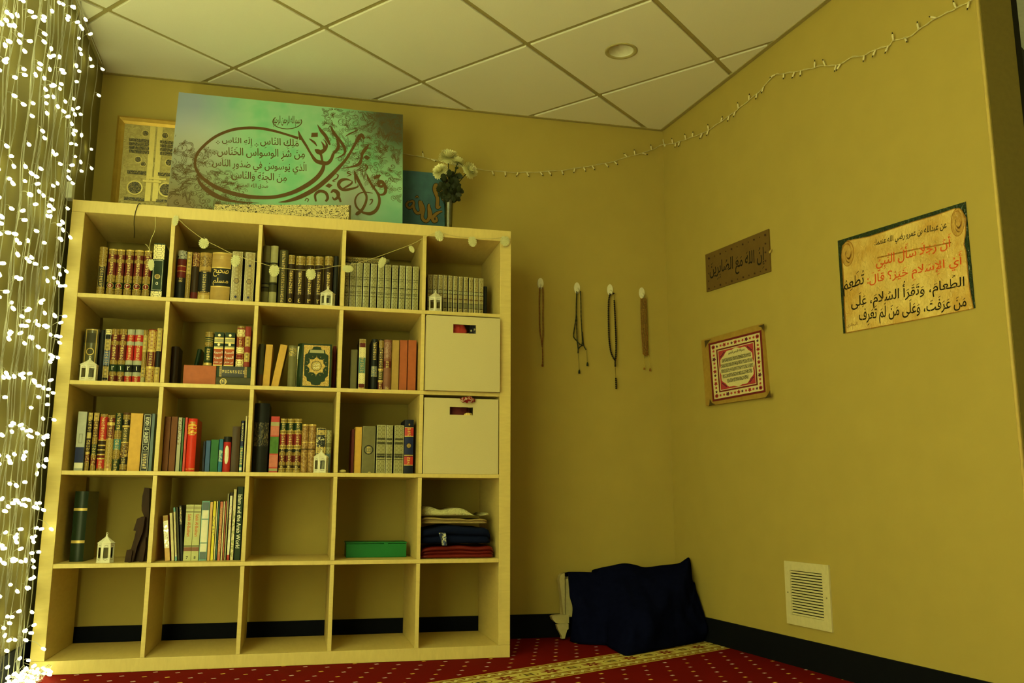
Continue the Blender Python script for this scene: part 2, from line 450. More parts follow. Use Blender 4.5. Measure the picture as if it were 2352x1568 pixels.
# the heap of spare bulbs on the carpet in the corner, and the few that strayed over the bookshelf's edge
b = MB(); pts = []
for k in range(90):
    pts.append(Vector((lx(-0.2) + 0.035 + 0.10*rnd.random(), -0.32 + 0.26*rnd.random(), 0.008 + 0.05*rnd.random())))
b.tube([q - OFF for q in catmull(pts, 3)], 0.0009, 4); b.build('wire', M_WIRE, cur)
for k in range(44):
    leds.append((pts[k*2], Vector((rnd.uniform(-1, 1), rnd.uniform(-1, 1), rnd.uniform(0, .6))), -0.1))
b = MB()
stray = [(118, 1215), (100, 1490), (99, 1552), (86, 1543)]
for (pu, pv) in stray:
    p = on_y(pu, pv, -0.03); q = Vector((lx(-0.06) + 0.03, -0.06, p.z + 0.04))
    p.z = max(p.z, 0.012)
    b.tube([q - OFF, q.lerp(p, 0.6) + Vector((0, -0.01, 0.012)) - OFF, p - OFF], 0.0009, 4); leds.append((p, p - q, -0.03))
b.build('wire', M_WIRE, cur)
def key(q): return (q[0] - CAM).length + (0 if q[2] > -0.85 else 10)
leds.sort(key=key)
for q in leds[:96]:
    b = MB(); led(b, q[0], q[1]); b.build('bulb', M_LED, cur)
b = MB()
for q in leds[96:]:
    if q[2] > -1.4: led(b, q[0], q[1])
tag(b.build('bulbs', M_LED, cur), kind='stuff')
b = MB()
for q in leds[96:]:
    if q[2] <= -1.4: led(b, q[0], q[1])
tag(b.build('bulbs', M_LEDF, cur), kind='stuff')  # bulbs out of view, given extra strength to fill the room with light
print('leds', len(leds))
# ------------------------------------------------------------------ lettering
import unicodedata
FORMS = {}
LIG = {}
for cp in range(0xFE80, 0xFEFD):
    d = unicodedata.decomposition(chr(cp)).split()
    if not d: continue
    k = {'<isolated>': 0, '<final>': 1, '<initial>': 2, '<medial>': 3}[d[0]]
    base = ''.join(chr(int(q, 16)) for q in d[1:])
    (LIG if len(base) > 1 else FORMS).setdefault(base, {})[k] = chr(cp)
MARKS = set('\u064B\u064C\u064D\u064E\u064F\u0650\u0651\u0652\u0670')
def shape(s):
    """arabic letters -> joined forms in visual order; returns list of (glyph, marks)"""
    L = []
    for ch in s:
        if ch in MARKS and L: L[-1][1] += ch
        else: L.append([ch, ''])
    i = 0; M = []
    while i < len(L):
        if L[i][0] == '\u0644' and i+1 < len(L) and (L[i][0] + L[i+1][0]) in LIG:
            M.append([L[i][0] + L[i+1][0], L[i][1] + L[i+1][1]]); i += 2
        else: M.append(L[i]); i += 1
    def table(q): return LIG.get(q) or FORMS.get(q)
    out = []
    for i, (q, mk) in enumerate(M):
        T = table(q)
        if not T: out.append((q, mk)); continue
        prev = table(M[i-1][0]) if i else None; nxt = table(M[i+1][0]) if i+1 < len(M) else None
        a = bool(prev and 2 in prev and 1 in T); b = bool(nxt and 2 in T and 1 in nxt)
        k = 3 if a and b and 3 in T else (1 if a else (2 if b else 0))
        out.append((T.get(k, T.get(0)), mk))
    return out[::-1]
_fc = bpy.data.curves.new('lettering_source', 'FONT'); _fc.resolution_u = 2; _fc.offset = 0.010
_fo = bpy.data.objects.new('lettering_source', _fc); C.objects.link(_fo)
_G = {}
def _mesh(body):
    _fc.body = body
    dg = bpy.context.evaluated_depsgraph_get(); dg.update()
    me = bpy.data.meshes.new_from_object(_fo.evaluated_get(dg))
    v = [(q.co.x, q.co.y) for q in me.vertices]; f = [list(p.vertices) for p in me.polygons]
    bpy.data.meshes.remove(me); return v, f
_BAR = max(q[0] for q in _mesh('|')[0])
def glyph(ch):
    if ch not in _G:
        if ch == ' ': _G[ch] = ([], [], 0.26)
        else:
            v, f = _mesh(ch); r = max(q[0] for q in _mesh(ch + '|')[0]) - _BAR
            _G[ch] = (v, f, r)
    return _G[ch]
def text2d(s):
    """(verts, faces, width) of one line at unit size, reading right to left where it is arabic"""
    ar = any('\u0600' <= q <= '\u06FF' for q in s)
    seq = shape(s) if ar else [(q, '') for q in s]
    V = []; F = []; x = 0.0
    def strokes(pts):
        o = len(V); V.extend(pts); F.append(list(range(o, o + len(pts))))
    for ch, mk in seq:
        v, f, ad = glyph(ch); o = len(V)
        V += [(q[0] + x, q[1]) for q in v]; F += [[i + o for i in p] for p in f]
        if mk and v:
            top = max(q[1] for q in v) + 0.07; bot = min(q[1] for q in v) - 0.07; cx = x + ad*0.5
            for k in mk:
                if k in '\u064E\u064B\u0652\u0670': strokes([(cx-0.11, top), (cx+0.11, top+0.09), (cx+0.11, top+0.135), (cx-0.11, top+0.045)]); top += 0.12
                elif k in '\u0650\u064D': strokes([(cx-0.11, bot-0.10), (cx+0.11, bot-0.01), (cx+0.11, bot+0.035), (cx-0.11, bot-0.055)])
                elif k in '\u064F\u064C':
                    strokes([(cx-0.02, top+0.09), (cx+0.07, top+0.03), (cx+0.09, top+0.13), (cx+0.02, top+0.17)]); strokes([(cx-0.10, top-0.02), (cx+0.05, top+0.06), (cx+0.02, top+0.09)]); top += 0.15
                elif k == '\u0651':
                    for dx in (-0.07, 0.02): strokes([(cx+dx, top+0.10), (cx+dx+0.02, top), (cx+dx+0.08, top), (cx+dx+0.10, top+0.10), (cx+dx+0.07, top+0.04), (cx+dx+0.03, top+0.04)])
                    top += 0.15
        x += ad
    return V, F, x
def put_text(mb, s, fn, x0, x1, y0, y1, m=0, keep=True):
    """fit a line of lettering into a box; fn maps (x, y) on the sheet to a place in space"""
    V, F, wd = text2d(s)
    if not V: return
    ax, bx = min(q[0] for q in V), max(q[0] for q in V); ay, by = min(q[1] for q in V), max(q[1] for q in V)
    kx = (x1-x0)/(bx-ax); ky = (y1-y0)/(by-ay)
    if keep: kx = ky = min(kx, ky)
    cx, cy = (x0+x1)/2, (y0+y1)/2
    mb.add([fn(cx + (q[0]-(ax+bx)/2)*kx, cy + (q[1]-(ay+by)/2)*ky) for q in V], F, m)
# ------------------------------------------------------------------ books
GOLD = plain('gilt', (0.62, 0.44, 0.11), 0.35, 0.25, 0.5, scale=200)
PAPER = plain('book_paper', (0.55, 0.48, 0.28), 0.9)
COL = dict(black=(0.010, 0.011, 0.010), maroon=(0.11, 0.012, 0.009), dgreen=(0.011, 0.028, 0.009), brown=(0.085, 0.036, 0.010), dbrown=(0.030, 0.016, 0.006),
    tan=(0.40, 0.25, 0.065), olive=(0.15, 0.135, 0.055), dolive=(0.055, 0.05, 0.018), red=(0.42, 0.022, 0.018), navy=(0.010, 0.016, 0.075), cream=(0.62, 0.54, 0.30),
    orange=(0.58, 0.33, 0.055), brick=(0.38, 0.095, 0.03), mauve=(0.23, 0.095, 0.06), grey=(0.28, 0.28, 0.22), silver=(0.42, 0.43, 0.36), white=(0.72, 0.68, 0.52),
    blue=(0.035, 0.09, 0.24), teal=(0.012, 0.13, 0.24), green=(0.018, 0.12, 0.03), yellow=(0.72, 0.60, 0.04), salmon=(0.55, 0.16, 0.09), pgreen=(0.50, 0.50, 0.24),
    dblue=(0.006, 0.008, 0.022), lteal=(0.16, 0.36, 0.34), dkteal=(0.05, 0.16, 0.15), peach=(0.66, 0.40, 0.14), lolive=(0.36, 0.33, 0.16), slate=(0.11, 0.15, 0.16), wine=(0.19, 0.014, 0.012))
GC = (0.62, 0.45, 0.125)
def L(c): return plain('binding_' + c, COL[c], 0.50, 0, 0.22, 0.18, 45)
def S(c): return ornate('gilt_script_' + c, COL[c], GC, 230, 0.075, 'script2', 0.4)        # gold writing on colour
def D(c): return ornate('gilt_damask_' + c, COL[c], GC, 210, 0.060, 'damask2', 0.4)       # heavy gold tooling on colour
def V_(c): return ornate('gilt_vine_' + c, COL[c], GC, 120, 0.030, 'vine', 0.4)           # sparse gold lines
def T_(c): return ornate('gilt_letters_' + c, COL[c], GC, 200, 0.085, 'script2', 0.4)   # a line of gold lettering
GV = ornate('gold_spine_tooling', (0.43, 0.30, 0.065), (0.15, 0.085, 0.018), 240, 0.055, 'damask2', 0.38)
SV = ornate('olive_silver_tooling', (0.36, 0.335, 0.15), (0.15, 0.13, 0.045), 250, 0.045, 'damask2', 0.35)
SB = ornate('brass_tooling', (0.38, 0.32, 0.12), (0.16, 0.115, 0.03), 260, 0.040, 'damask', 0.38)
FOIL = ornate('foil_print', (0.45, 0.25, 0.07), (0.95, 0.90, 0.75), 160, 0.10, 'damask', 0.15)
LANDS = ornate('landscape_print', (0.34, 0.28, 0.11), (0.10, 0.09, 0.035), 60, 0.12, 'damask2', 0.35)
WHITEINK = plain('white_ink', (0.80, 0.78, 0.62), 0.6); BLACKINK = plain('black_ink', (0.012, 0.010, 0.006), 0.6); REDINK = plain('red_ink', (0.55, 0.09, 0.02), 0.6)

def book(label, w, h, depth, cover, bands=(), bulge=None, texts=(), discs=(), group=None, paper=PAPER, soft=False, lines=(), top=None):
    """root Empty at the foot of the spine; the spine faces -y"""
    root = empty('book', (0, 0, 0), label, 'book', group)
    bl = (0.0 if soft else min(0.010, w*0.27)) if bulge is None else bulge
    tb = 0.0012 if soft else 0.0026
    mats = [cover]; 
    def mi(m):
        if m not in mats: mats.append(m)
        return mats.index(m)
    n = 8 if bl > 0 else 1
    xs = [-w/2 + w*i/n for i in range(n+1)]
    def sy(x, o=0.0): return bl * (2*x/w)**2 - o
    b = MB()
    cuts = sorted({0.0, 1.0} | {q for t0, t1, *_ in bands for q in (t0, t1)})
    for i in range(len(cuts)-1):
        t0, t1 = cuts[i], cuts[i+1]; mid = (t0+t1)/2; m = 0; rib = False
        for q in bands:
            if q[0] <= mid <= q[1]: m = mi(q[2]); rib = len(q) > 3
        o = 0.0011 if rib else 0.0
        za, zb = h*(1-t0), h*(1-t1)
        vs = [(x, sy(x, o), za) for x in xs] + [(x, sy(x, o), zb) for x in xs]; k = n+1
        b.add(vs, [(j, k+j, k+j+1, j+1) for j in range(n)], m, bl > 0)
        if rib:
            for z_ in (za, zb):
                b.add([(x, sy(x, o), z_) for x in xs] + [(x, sy(x), z_) for x in xs], [(j, j+1, k+j+1, k+j) for j in range(n)], m)
    # back of the spine, its two ends, and the boards
    yb = bl + 0.0016
    b.add([(-w/2, yb, 0), (w/2, yb, 0), (w/2, yb, h), (-w/2, yb, h)], [(0, 3, 2, 1)], 0)
    for z_ in (0, h): b.add([(x, sy(x), z_) for x in xs] + [(w/2, yb, z_), (-w/2, yb, z_)], [list(range(n+3))], 0)
    for sgn in (-1, 1):
        xa, xb = (-w/2, -w/2+tb) if sgn < 0 else (w/2-tb, w/2)
        b.box(xa, xb, bl, depth, 0, h, 0)
    b.build('cover', mats, root)
    p = MB(); ins = 0.0005 if soft else 0.0035
    p.box(-w/2+tb+0.0002, w/2-tb-0.0002, yb+0.0004, depth-ins, ins, h-ins*1.3, 0); p.build('page_block', paper, root)
    fr = MB(); fm = []
    def fi(m):
        if m not in fm: fm.append(m)
        return fm.index(m)
    for (t0, t1, fx, m, lw) in lines:      # tooled frame lines: from t0 to t1, at +-fx of the half width
        X_ = w/2*fx
        for (a, c, d, e_) in ((-X_, -X_+lw, t0, t1), (X_-lw, X_, t0, t1)):
            fr.add([(a, sy(a)-0.0003, h*(1-d)), (c, sy(c)-0.0003, h*(1-d)), (c, sy(c)-0.0003, h*(1-e_)), (a, sy(a)-0.0003, h*(1-e_))], [(0, 3, 2, 1)], fi(m))
        for t in (t0, t1):
            z_ = h*(1-t); q = [-X_ + 2*X_*i/6 for i in range(7)]
            fr.add([(x, sy(x)-0.0003, z_+lw/2) for x in q] + [(x, sy(x)-0.0003, z_-lw/2) for x in q], [(i, 7+i, 8+i, i+1) for i in range(6)], fi(m))
    if fr.f: fr.build('tooled_frame', fm, root)
    for (t, rr, m, m2) in discs:
        e_ = MB(); R_ = w/2*rr
        for k_, (ra, mm) in enumerate(((R_, 0), (R_*0.80, 1))):
            q = [(ra*math.cos(a_*math.pi/10), ra*math.sin(a_*math.pi/10)) for a_ in range(20)]
            e_.add([(0, sy(0)-0.0004-0.0003*k_, h*(1-t))] + [(x, sy(x)-0.0004-0.0003*k_, h*(1-t)+y) for x, y in q], [(0, 1+(i+1) % 20, 1+i) for i in range(20)], mm)
        e_.build('roundel', [m2, m], root)
    if texts:
        T = MB(); tm = []
        for tx in texts:
            s_, t0, t1, fw, m = tx[:5]; turn = len(tx) > 5 and tx[5]
            if m not in tm: tm.append(m)
            za, zb = h*(1-t0), h*(1-t1); hw = w/2*fw
            if turn:     # reads down the spine
                fn = lambda x, y: (y, sy(y)-0.0009, -x)
                put_text(T, s_, fn, -za, -zb, -hw, hw, tm.index(m), keep=(turn != 'fit'))
            else:
                fn = lambda x, y: (x, sy(x)-0.0009, y)
                put_text(T, s_, fn, -hw, hw, zb, za, tm.index(m), keep=len(tx) < 7)
        T.build('title_lettering', tm, root)
    return root

ORD = ['first', 'second', 'third', 'fourth', 'fifth', 'sixth', 'seventh', 'eighth', 'ninth', 'tenth', 'eleventh']
def row(r, c, crop, ymid, ys, items, zf=0.0):
    """stand books on the floor of cube (row r, column c). item = (left px, right px, top px, label, spec) in the crop's pixels"""
    ox, oy, k = crop; z0 = cellz(r) + zf
    P = []
    for it in items:
        a_ = on_y(ox + it[0]/k, oy + ymid/k, ys).x; b_ = on_y(ox + it[1]/k, oy + ymid/k, ys).x
        zt = on_y(ox + (it[0]+it[1])/2/k, oy + it[2]/k, ys).z
        P.append([a_, b_, zt])
    lo, hi = cellx(c) + 0.002, cellx(c) + CELL - 0.002
    for i, q in enumerate(P):
        q[0] = max(q[0], lo if i == 0 else P[i-1][1] + 0.0008); q[1] = min(q[1], hi)
        if q[1] - q[0] < 0.005: q[0] = q[1] - 0.005
    roots = []
    for q, it in zip(P, items):
        sp = dict(it[4]); dep = sp.pop('depth', None); dy = sp.pop('dy', 0.0)
        h = min(q[2] - z0, CELL*HZ - zf - 0.006)
        w_ = q[1]-q[0]
        o = book(it[3], w_, h, dep or min(0.25, max(0.10, h*0.72)), **sp)
        o.location = ((q[0]+q[1])/2, ys + dy, z0 + 0.0003); o['half'] = w_/2
        roots.append(o)
    return roots
def lean(o, deg):
    """tip a standing book about its lower edge"""
    o.rotation_euler.y = math.radians(deg); o.location.z += abs(math.sin(math.radians(deg))) * o.get('half', 0.009)

# ---- styles
def set_style(d):
    return dict(cover=L('maroon'), bands=[(0, .03, GOLD, 1), (.03, .11, GV), (.11, .20, T_('maroon')), (.20, .27, GV), (.27, .53, T_('maroon')), (.53, .68, GV), (.68, .80, L('dgreen')), (.80, .95, GV), (.95, 1, L('maroon'))],
        discs=[(.745, .84, L('wine'), GOLD)], texts=[(d, .715, .775, .5, WHITEINK)])
def five_style(d):
    return dict(cover=L('dbrown'), bands=[(.0, .17, D('dbrown')), (.02, .15, GV), (.30, .74, T_('dbrown')), (.935, .985, T_('dbrown'))], texts=[(d, .82, .90, .5, GOLD)] if d else [])
olive_style = dict(cover=L('dolive'), bands=[(0, 1, SV), (.30, .35, L('dolive')), (.31, .34, SV), (.485, .505, L('dolive')), (.60, .612, L('dolive')), (.63, .642, L('dolive')), (.69, .702, L('dolive'))], lines=[(.015, .985, .92, plain('pale_foil', (0.60, 0.56, 0.34), 0.3), 0.0011)])
brass_style = dict(cover=L('dbrown'), bands=[(0, 1, SB), (.36, .375, L('dbrown')), (.375, .45, SV), (.45, .465, L('dbrown')), (.56, .585, L('brown')), (.66, .80, L('olive')), (.67, .68, L('dbrown')), (.785, .80, L('dbrown'))], lines=[(.02, .98, .9, plain('pale_foil', (0.60, 0.56, 0.34), 0.3), 0.001)])
flower_style = dict(cover=L('navy'), bands=[(0, 1, ornate('cream_gold_arabesque', (0.46, 0.38, 0.16), (0.20, 0.14, 0.035), 210, 0.06, 'damask2', 0.4))], discs=[(.26, .26, L('navy'), L('dbrown')), (.56, .55, GV, L('dbrown')), (.86, .26, L('navy'), L('dbrown'))], lines=[(.01, .99, .94, plain('pale_foil', (0.60, 0.56, 0.34), 0.3), 0.0012)], bulge=0.001)

# ---- row 1
K1 = (160, 460, 6.533)
row(1, 1, K1, 1050, 0.075, [
 (420, 540, 695, 'gold-tooled book with a black cartouche, first on the left of the top-left cube', dict(cover=L('brown'), bands=[(0, .38, GV), (.38, .79, S('black')), (.79, 1, GV)], lines=[(.37, .80, .8, GOLD, .001)])),
 (562, 682, 725, 'maroon and gold volume numbered five in the top-left cube', dict(set_style('\u0665'), group='five maroon and gold volumes')),
 (692, 806, 735, 'maroon and gold volume numbered four in the top-left cube', dict(set_style('\u0664'), group='five maroon and gold volumes')),
 (822, 940, 740, 'maroon and gold volume numbered three in the top-left cube', dict(set_style('\u0663'), group='five maroon and gold volumes')),
 (956, 1085, 745, 'maroon and gold volume numbered two in the top-left cube', dict(set_style('\u0662'), group='five maroon and gold volumes')),
 (1100, 1215, 755, 'maroon and gold volume numbered one in the top-left cube', dict(set_style('\u0661'), group='five maroon and gold volumes')),
 (1240, 1405, 645, 'tall black book with white-gold scrollwork at the right of the top-left cube', dict(cover=L('dgreen'), bulge=.001, bands=[(0.02, .28, ornate('white_gold_scrolls', COL['black'], (0.80, 0.68, 0.30), 170, .10, 'damask2', .4)), (.84, 1, ornate('white_gold_scrolls', COL['black'], (0.80, 0.68, 0.30), 170, .10, 'damask2', .4))], lines=[(.30, .82, .86, WHITEINK, .0012)], texts=[('\u0665', .68, .73, .5, WHITEINK)], discs=[(.585, .5, GV, GOLD)])),
])
K = (370, 480, 6.533)
row(1, 2, K, 1000, 0.075, [
 (228, 362, 620, 'worn black book with red title panels at the left of the second top cube', dict(cover=L('black'), bands=[(0, .16, ornate('silver_print', COL['black'], (.35, .34, .28), 60, .10, 'damask')), (.17, .30, L('maroon')), (.30, .31, GOLD, 1), (.31, .40, L('wine')), (.40, .41, GOLD, 1), (.41, .53, L('maroon')), (.53, .62, S('black'))])),
 (372, 444, 640, 'thin gold spine pressed between two dark books in the second top cube', dict(cover=L('olive'), bands=[(0, .45, D('dolive')), (.45, .95, GV)])),
 (456, 560, 650, 'dark maroon book with a gold drop ornament in the second top cube', dict(cover=L('dbrown'), bands=[(0, .28, V_('maroon')), (.28, 1, L('dbrown')), (.8, 1, L('maroon'))])),
 (564, 742, 650, 'thick tan book with a black oval cartouche in the second top cube', dict(cover=L('tan'), bands=[(.06, .28, ornate('tan_gold_column', COL['tan'], (.16, .09, .02), 80, .06, 'damask')), (.36, .78, L('tan')), (.38, .78, S('black')), (.84, 1, D('tan'))], lines=[(.365, .795, .72, BLACKINK, .002)])),
 (750, 1040, 650, 'broad tan and black book with a large gold title in the second top cube', dict(cover=L('black'), bands=[(0, .02, GOLD), (.02, .29, L('tan')), (.07, .13, T_('tan')), (.29, .31, GOLD), (.31, .66, L('black')), (.66, .68, GOLD, 1), (.68, .99, L('tan'))], texts=[('\u0635\u062d\u064a\u062d', .33, .48, .80, GOLD, False, 1), ('\u0645\u0633\u0644\u0645', .50, .65, .80, GOLD, False, 1)])),
 (1056, 1212, 635, 'pale gold arabesque volume under the leaf in the second top cube', dict(flower_style, group='two pale arabesque volumes')),
 (1250, 1398, 650, 'pale gold arabesque volume beside the divider in the second top cube', dict(flower_style, group='two pale arabesque volumes')),
])
K = (570, 490, 6.533)
r_ = dict(cover=L('dolive'), bands=[(0, .28, L('olive')), (.28, .30, L('black'), 1), (.30, .62, L('dolive')), (.62, .64, L('black'), 1), (.64, .68, L('olive')), (.68, .70, L('black'), 1), (.76, 1, L('olive'))])
row(1, 3, K, 900, 0.085, [
 (205, 318, 480, 'tall dull olive book at the far left of the third top cube', r_),
 (324, 436, 482, 'tall olive book hung with a pale leaf in the third top cube', dict(r_, bands=[(0, .28, L('lolive')), (.28, .30, L('black'), 1), (.30, .45, L('olive')), (.45, .60, L('lolive')), (.62, .64, L('black'), 1), (.66, .70, L('dolive')), (.76, 1, L('lolive'))])),
 (462, 586, 545, 'dark olive book with a column of gold writing in the third top cube', dict(cover=L('dolive'), bands=[(.03, .97, S('dolive'))])),
 (598, 694, 622, 'brown volume with a gold label, numbered five, third top cube', dict(five_style('\u0665'), group='brown volumes with gold labels')),
 (712, 852, 640, 'brown volume with a gold label, numbered four, third top cube', dict(five_style('\u0664'), group='brown volumes with gold labels')),
 (868, 988, 642, 'brown volume with a gold label, numbered three, third top cube', dict(five_style('\u0663'), group='brown volumes with gold labels')),
 (1003, 1122, 645, 'brown volume with a gold label, numbered two, third top cube', dict(five_style('\u0662'), group='brown volumes with gold labels')),
 (1148, 1268, 642, 'brown gold-labelled volume standing behind the white lantern in the third top cube', dict(five_style(''), group='brown volumes with gold labels')),
 (1284, 1352, 640, 'thin black book at the right end of the third top cube', dict(cover=L('black'))),
])
K = (770, 520, 7.13)
ol = [(145, 226, 590), (238, 336, 592), (345, 441, 595), (458, 556, 600), (578, 676, 610), (696, 796, 616), (814, 910, 624), (928, 1026, 634), (1048, 1141, 640), (1158, 1251, 648), (1268, 1362, 655)]
row(1, 4, K, 950, 0.075, [(a_, b_, t_, '%s from the left of eleven olive and silver volumes in the fourth top cube' % ORD[i], dict(olive_style, group='eleven olive and silver volumes', bulge=.002)) for i, (a_, b_, t_) in enumerate(ol)])
for i, (ya, yb_, lab, cv) in enumerate([(575, 520, 'lower of two dark books lying across the olive volumes', 'dolive'), (500, 440, 'upper of two dark books lying across the olive volumes', 'olive')]):
    xa = cellx(4) + 0.004; xb = on_y(770 + 893/7.13, 520 + 480/7.13, 0.10).x
    zt = on_y(800, 520 + 590/7.13, 0.10).z + 0.0025
    th = 0.0135; o = book(lab, th, xb - xa, 0.16, L(cv), [(.05, .95, V_(cv))], group='two dark books lying flat')
    o.rotation_euler = (0, math.pi/2, 0); o.location = (xa, 0.10 + 0.006*i, zt + th/2 + i*(th + 0.0006))
K = (960, 520, 7.13)
br = [(160, 236, 785), (245, 320, 787), (333, 403, 790), (415, 478, 797), (496, 563, 803), (579, 647, 812), (664, 732, 820), (748, 818, 826), (834, 907, 834), (920, 992, 842), (1003, 1072, 848)]
row(1, 5, K, 1100, 0.10, [(a_, b_, t_, '%s from the left of eleven small brass-coloured volumes, top right cube' % ORD[i], dict(brass_style, group='eleven brass coloured volumes', bulge=.002)) for i, (a_, b_, t_) in enumerate(br)] +
 [(1088, 1150, 965, 'low black book after the brass-coloured volumes in the top right cube', dict(cover=L('black'), dy=.02))])

# ---- row 2
K = (140, 700, 7.84)
def two(c1, c2, num, grp, gold):
    return dict(cover=L('black'), bands=[(0, .10, gold), (.10, .22, T_(c1)), (.22, .29, gold), (.29, .56, T_(c1)), (.56, .64, gold), (.64, .77, L(c2)), (.77, .84, gold), (.84, .96, T_(c1)), (.96, 1, gold)],
      texts=[(num, .67, .74, .5, WHITEINK)], group=grp)
PALEB = plain('pale_grey_binding', (.36, .36, .26), .4)
row(2, 1, K, 800, 0.11, [
 (395, 655, 425, 'broad landscape-printed book behind the lantern in the second-row left cube', dict(cover=LANDS, bands=[(0, 1, LANDS), (.08, .26, plain('dark_arch', (.05, .045, .02), .5)), (.32, .50, LANDS)], lines=[(.02, .98, .80, GOLD, .0035)], discs=[(.42, .55, L('dolive'), GOLD)])),
 (690, 768, 448, 'plain black book right of the landscape-printed one, second-row left cube', dict(cover=L('black'))),
 (774, 884, 435, 'black and white-gold book with a blue title panel, second-row left cube', dict(cover=L('black'), bands=[(0, .10, ornate('white_gold_scrolls', COL['black'], (0.80, 0.68, 0.30), 170, .10, 'damask2', .4)), (.18, .38, D('black')), (.38, .66, S('navy')), (.40, .66, S('blue')), (.68, .88, D('dbrown')), (.92, 1, D('navy'))], lines=[(.012, .988, .9, WHITEINK, .001)])),
 (884, 1026, 430, 'maroon, green and gold volume numbered two, second-row left cube', two('maroon', 'dgreen', '\u0662', 'two maroon and green volumes', GV)),
 (1034, 1165, 432, 'maroon, green and gold volume numbered one, second-row left cube', two('maroon', 'dgreen', '\u0661', 'two maroon and green volumes', GV)),
 (1174, 1302, 438, 'bright red, grey and black volume numbered two, second-row left cube', two('red', 'black', '\u0662', 'two red and grey volumes', PALEB)),
 (1312, 1462, 442, 'bright red, grey and black volume numbered one, second-row left cube', two('red', 'black', '\u0661', 'two red and grey volumes', PALEB)),
 (1466, 1540, 450, 'slim gold-tooled spine beside the red volumes, second-row left cube', dict(cover=L('dolive'), bands=[(0, .68, GV), (.1, .40, D('olive')), (.68, .86, D('black')), (.86, 1, L('lolive'))])),
 (1546, 1704, 440, 'maroon book with gold diamonds and a tall title, second-row left cube', dict(cover=L('wine'), bands=[(.03, .36, D('wine')), (.36, .40, GOLD), (.40, .66, S('maroon')), (.66, .70, GOLD), (.70, .97, D('wine'))], lines=[(.02, .98, .84, GOLD, .0014)])),
 (1712, 1800, 420, 'gold and black book half hidden by the divider, second-row left cube', dict(cover=L('wine'), bands=[(0, .40, D('olive')), (.40, .68, L('black')), (.68, .80, D('dolive')), (.8, 1, D('tan'))])),
])
# second cube: books lying flat, others standing on them
K = (370, 700, 7.84)
zf2 = cellz(2)
row(2, 2, K, 1100, 0.13, [(125, 300, 745, 'plain dark brown book in shadow at the left of the second-row second cube', dict(cover=L('dbrown')))])
o = book('dark green book leaning behind the brown one, second-row second cube', 0.018, 0.178, 0.14, L('dgreen')); o.location = (cellx(2) + 0.074, 0.246, zf2 + 0.0065); lean(o, 9)
def flat(label, cr, xa, xb, ya, yb_, ys, cover, bands=(), **k):
    ox, oy, s_ = cr
    p = on_y(ox + xa/s_, oy + yb_/s_, ys); q = on_y(ox + xb/s_, oy + ya/s_, ys)
    return p, q
ys2 = 0.06
xo0 = on_y(370 + 400/7.84, 860, ys2).x; xo1 = on_y(370 + 985/7.84, 860, ys2).x
zo = on_y(450, 700 + 1075/7.84, ys2).z
o = book('thick orange-brown book lying flat under the green spine, second-row second cube', zo - zf2 - 0.003, xo1 - xo0, 0.18, L('brick'), bulge=.002)
o.rotation_euler = (0, math.pi/2, 0); o.location = (xo0, ys2, zf2 + 0.0005 + (zo-zf2-0.003)/2)
xg1 = cellx(2) + CELL - 0.004; xg0 = xo1 + 0.002
zm = on_y(530, 700 + 1300/7.84, ys2).z; zt2 = zo - 0.001
th1 = zm - zf2 - 0.001; th2 = zt2 - zm - 0.001
o = book('lower of two dark green books lying flat, gilt dome on its spine', th1, xg1 - xg0, 0.18, L('dolive'), bulge=.003, discs=[(.79, .70, S('dolive'), GOLD)], group='two dark green books lying flat')
o.rotation_euler = (0, math.pi/2, 0); o.location = (xg0, ys2, zf2 + 0.0005 + th1/2)
o = book('upper of two dark green books lying flat, yellow label on its spine', th2, xg1 - xg0, 0.18, L('dgreen'), bulge=.003, bands=[(.12, .92, GV), (.19, .85, S('black'))], group='two dark green books lying flat')
o.rotation_euler = (0, math.pi/2, 0); o.location = (xg0, ys2, zf2 + 0.0012 + th1 + th2/2)
sira = ('\u0627\u0644\u0633\u064a\u0631\u0629', '\u0627\u0644\u0646\u0628\u0648\u064a\u0629')
def sira_style(g):
    return dict(cover=L('dgreen'), bulge=.001, bands=[(0, .02, L('dgreen')), (.16, .19, GOLD), (.19, .30, L('lolive')), (.30, .33, GOLD), (.42, .46, L('lolive')), (.46, .50, GOLD), (.50, .97, plain('title_red', (.36, .07, .02), .5)), (.97, 1, GOLD)], discs=[(.09, .30, WHITEINK, GOLD), (.37, .30, WHITEINK, GOLD)],
       texts=[(sira[0], .54, .67, .9, WHITEINK), (sira[1], .69, .82, .9, WHITEINK), ('\u0627\u0628\u0646 \u0647\u0634\u0627\u0645', .86, .94, .85, WHITEINK)], group='two red-titled green volumes')
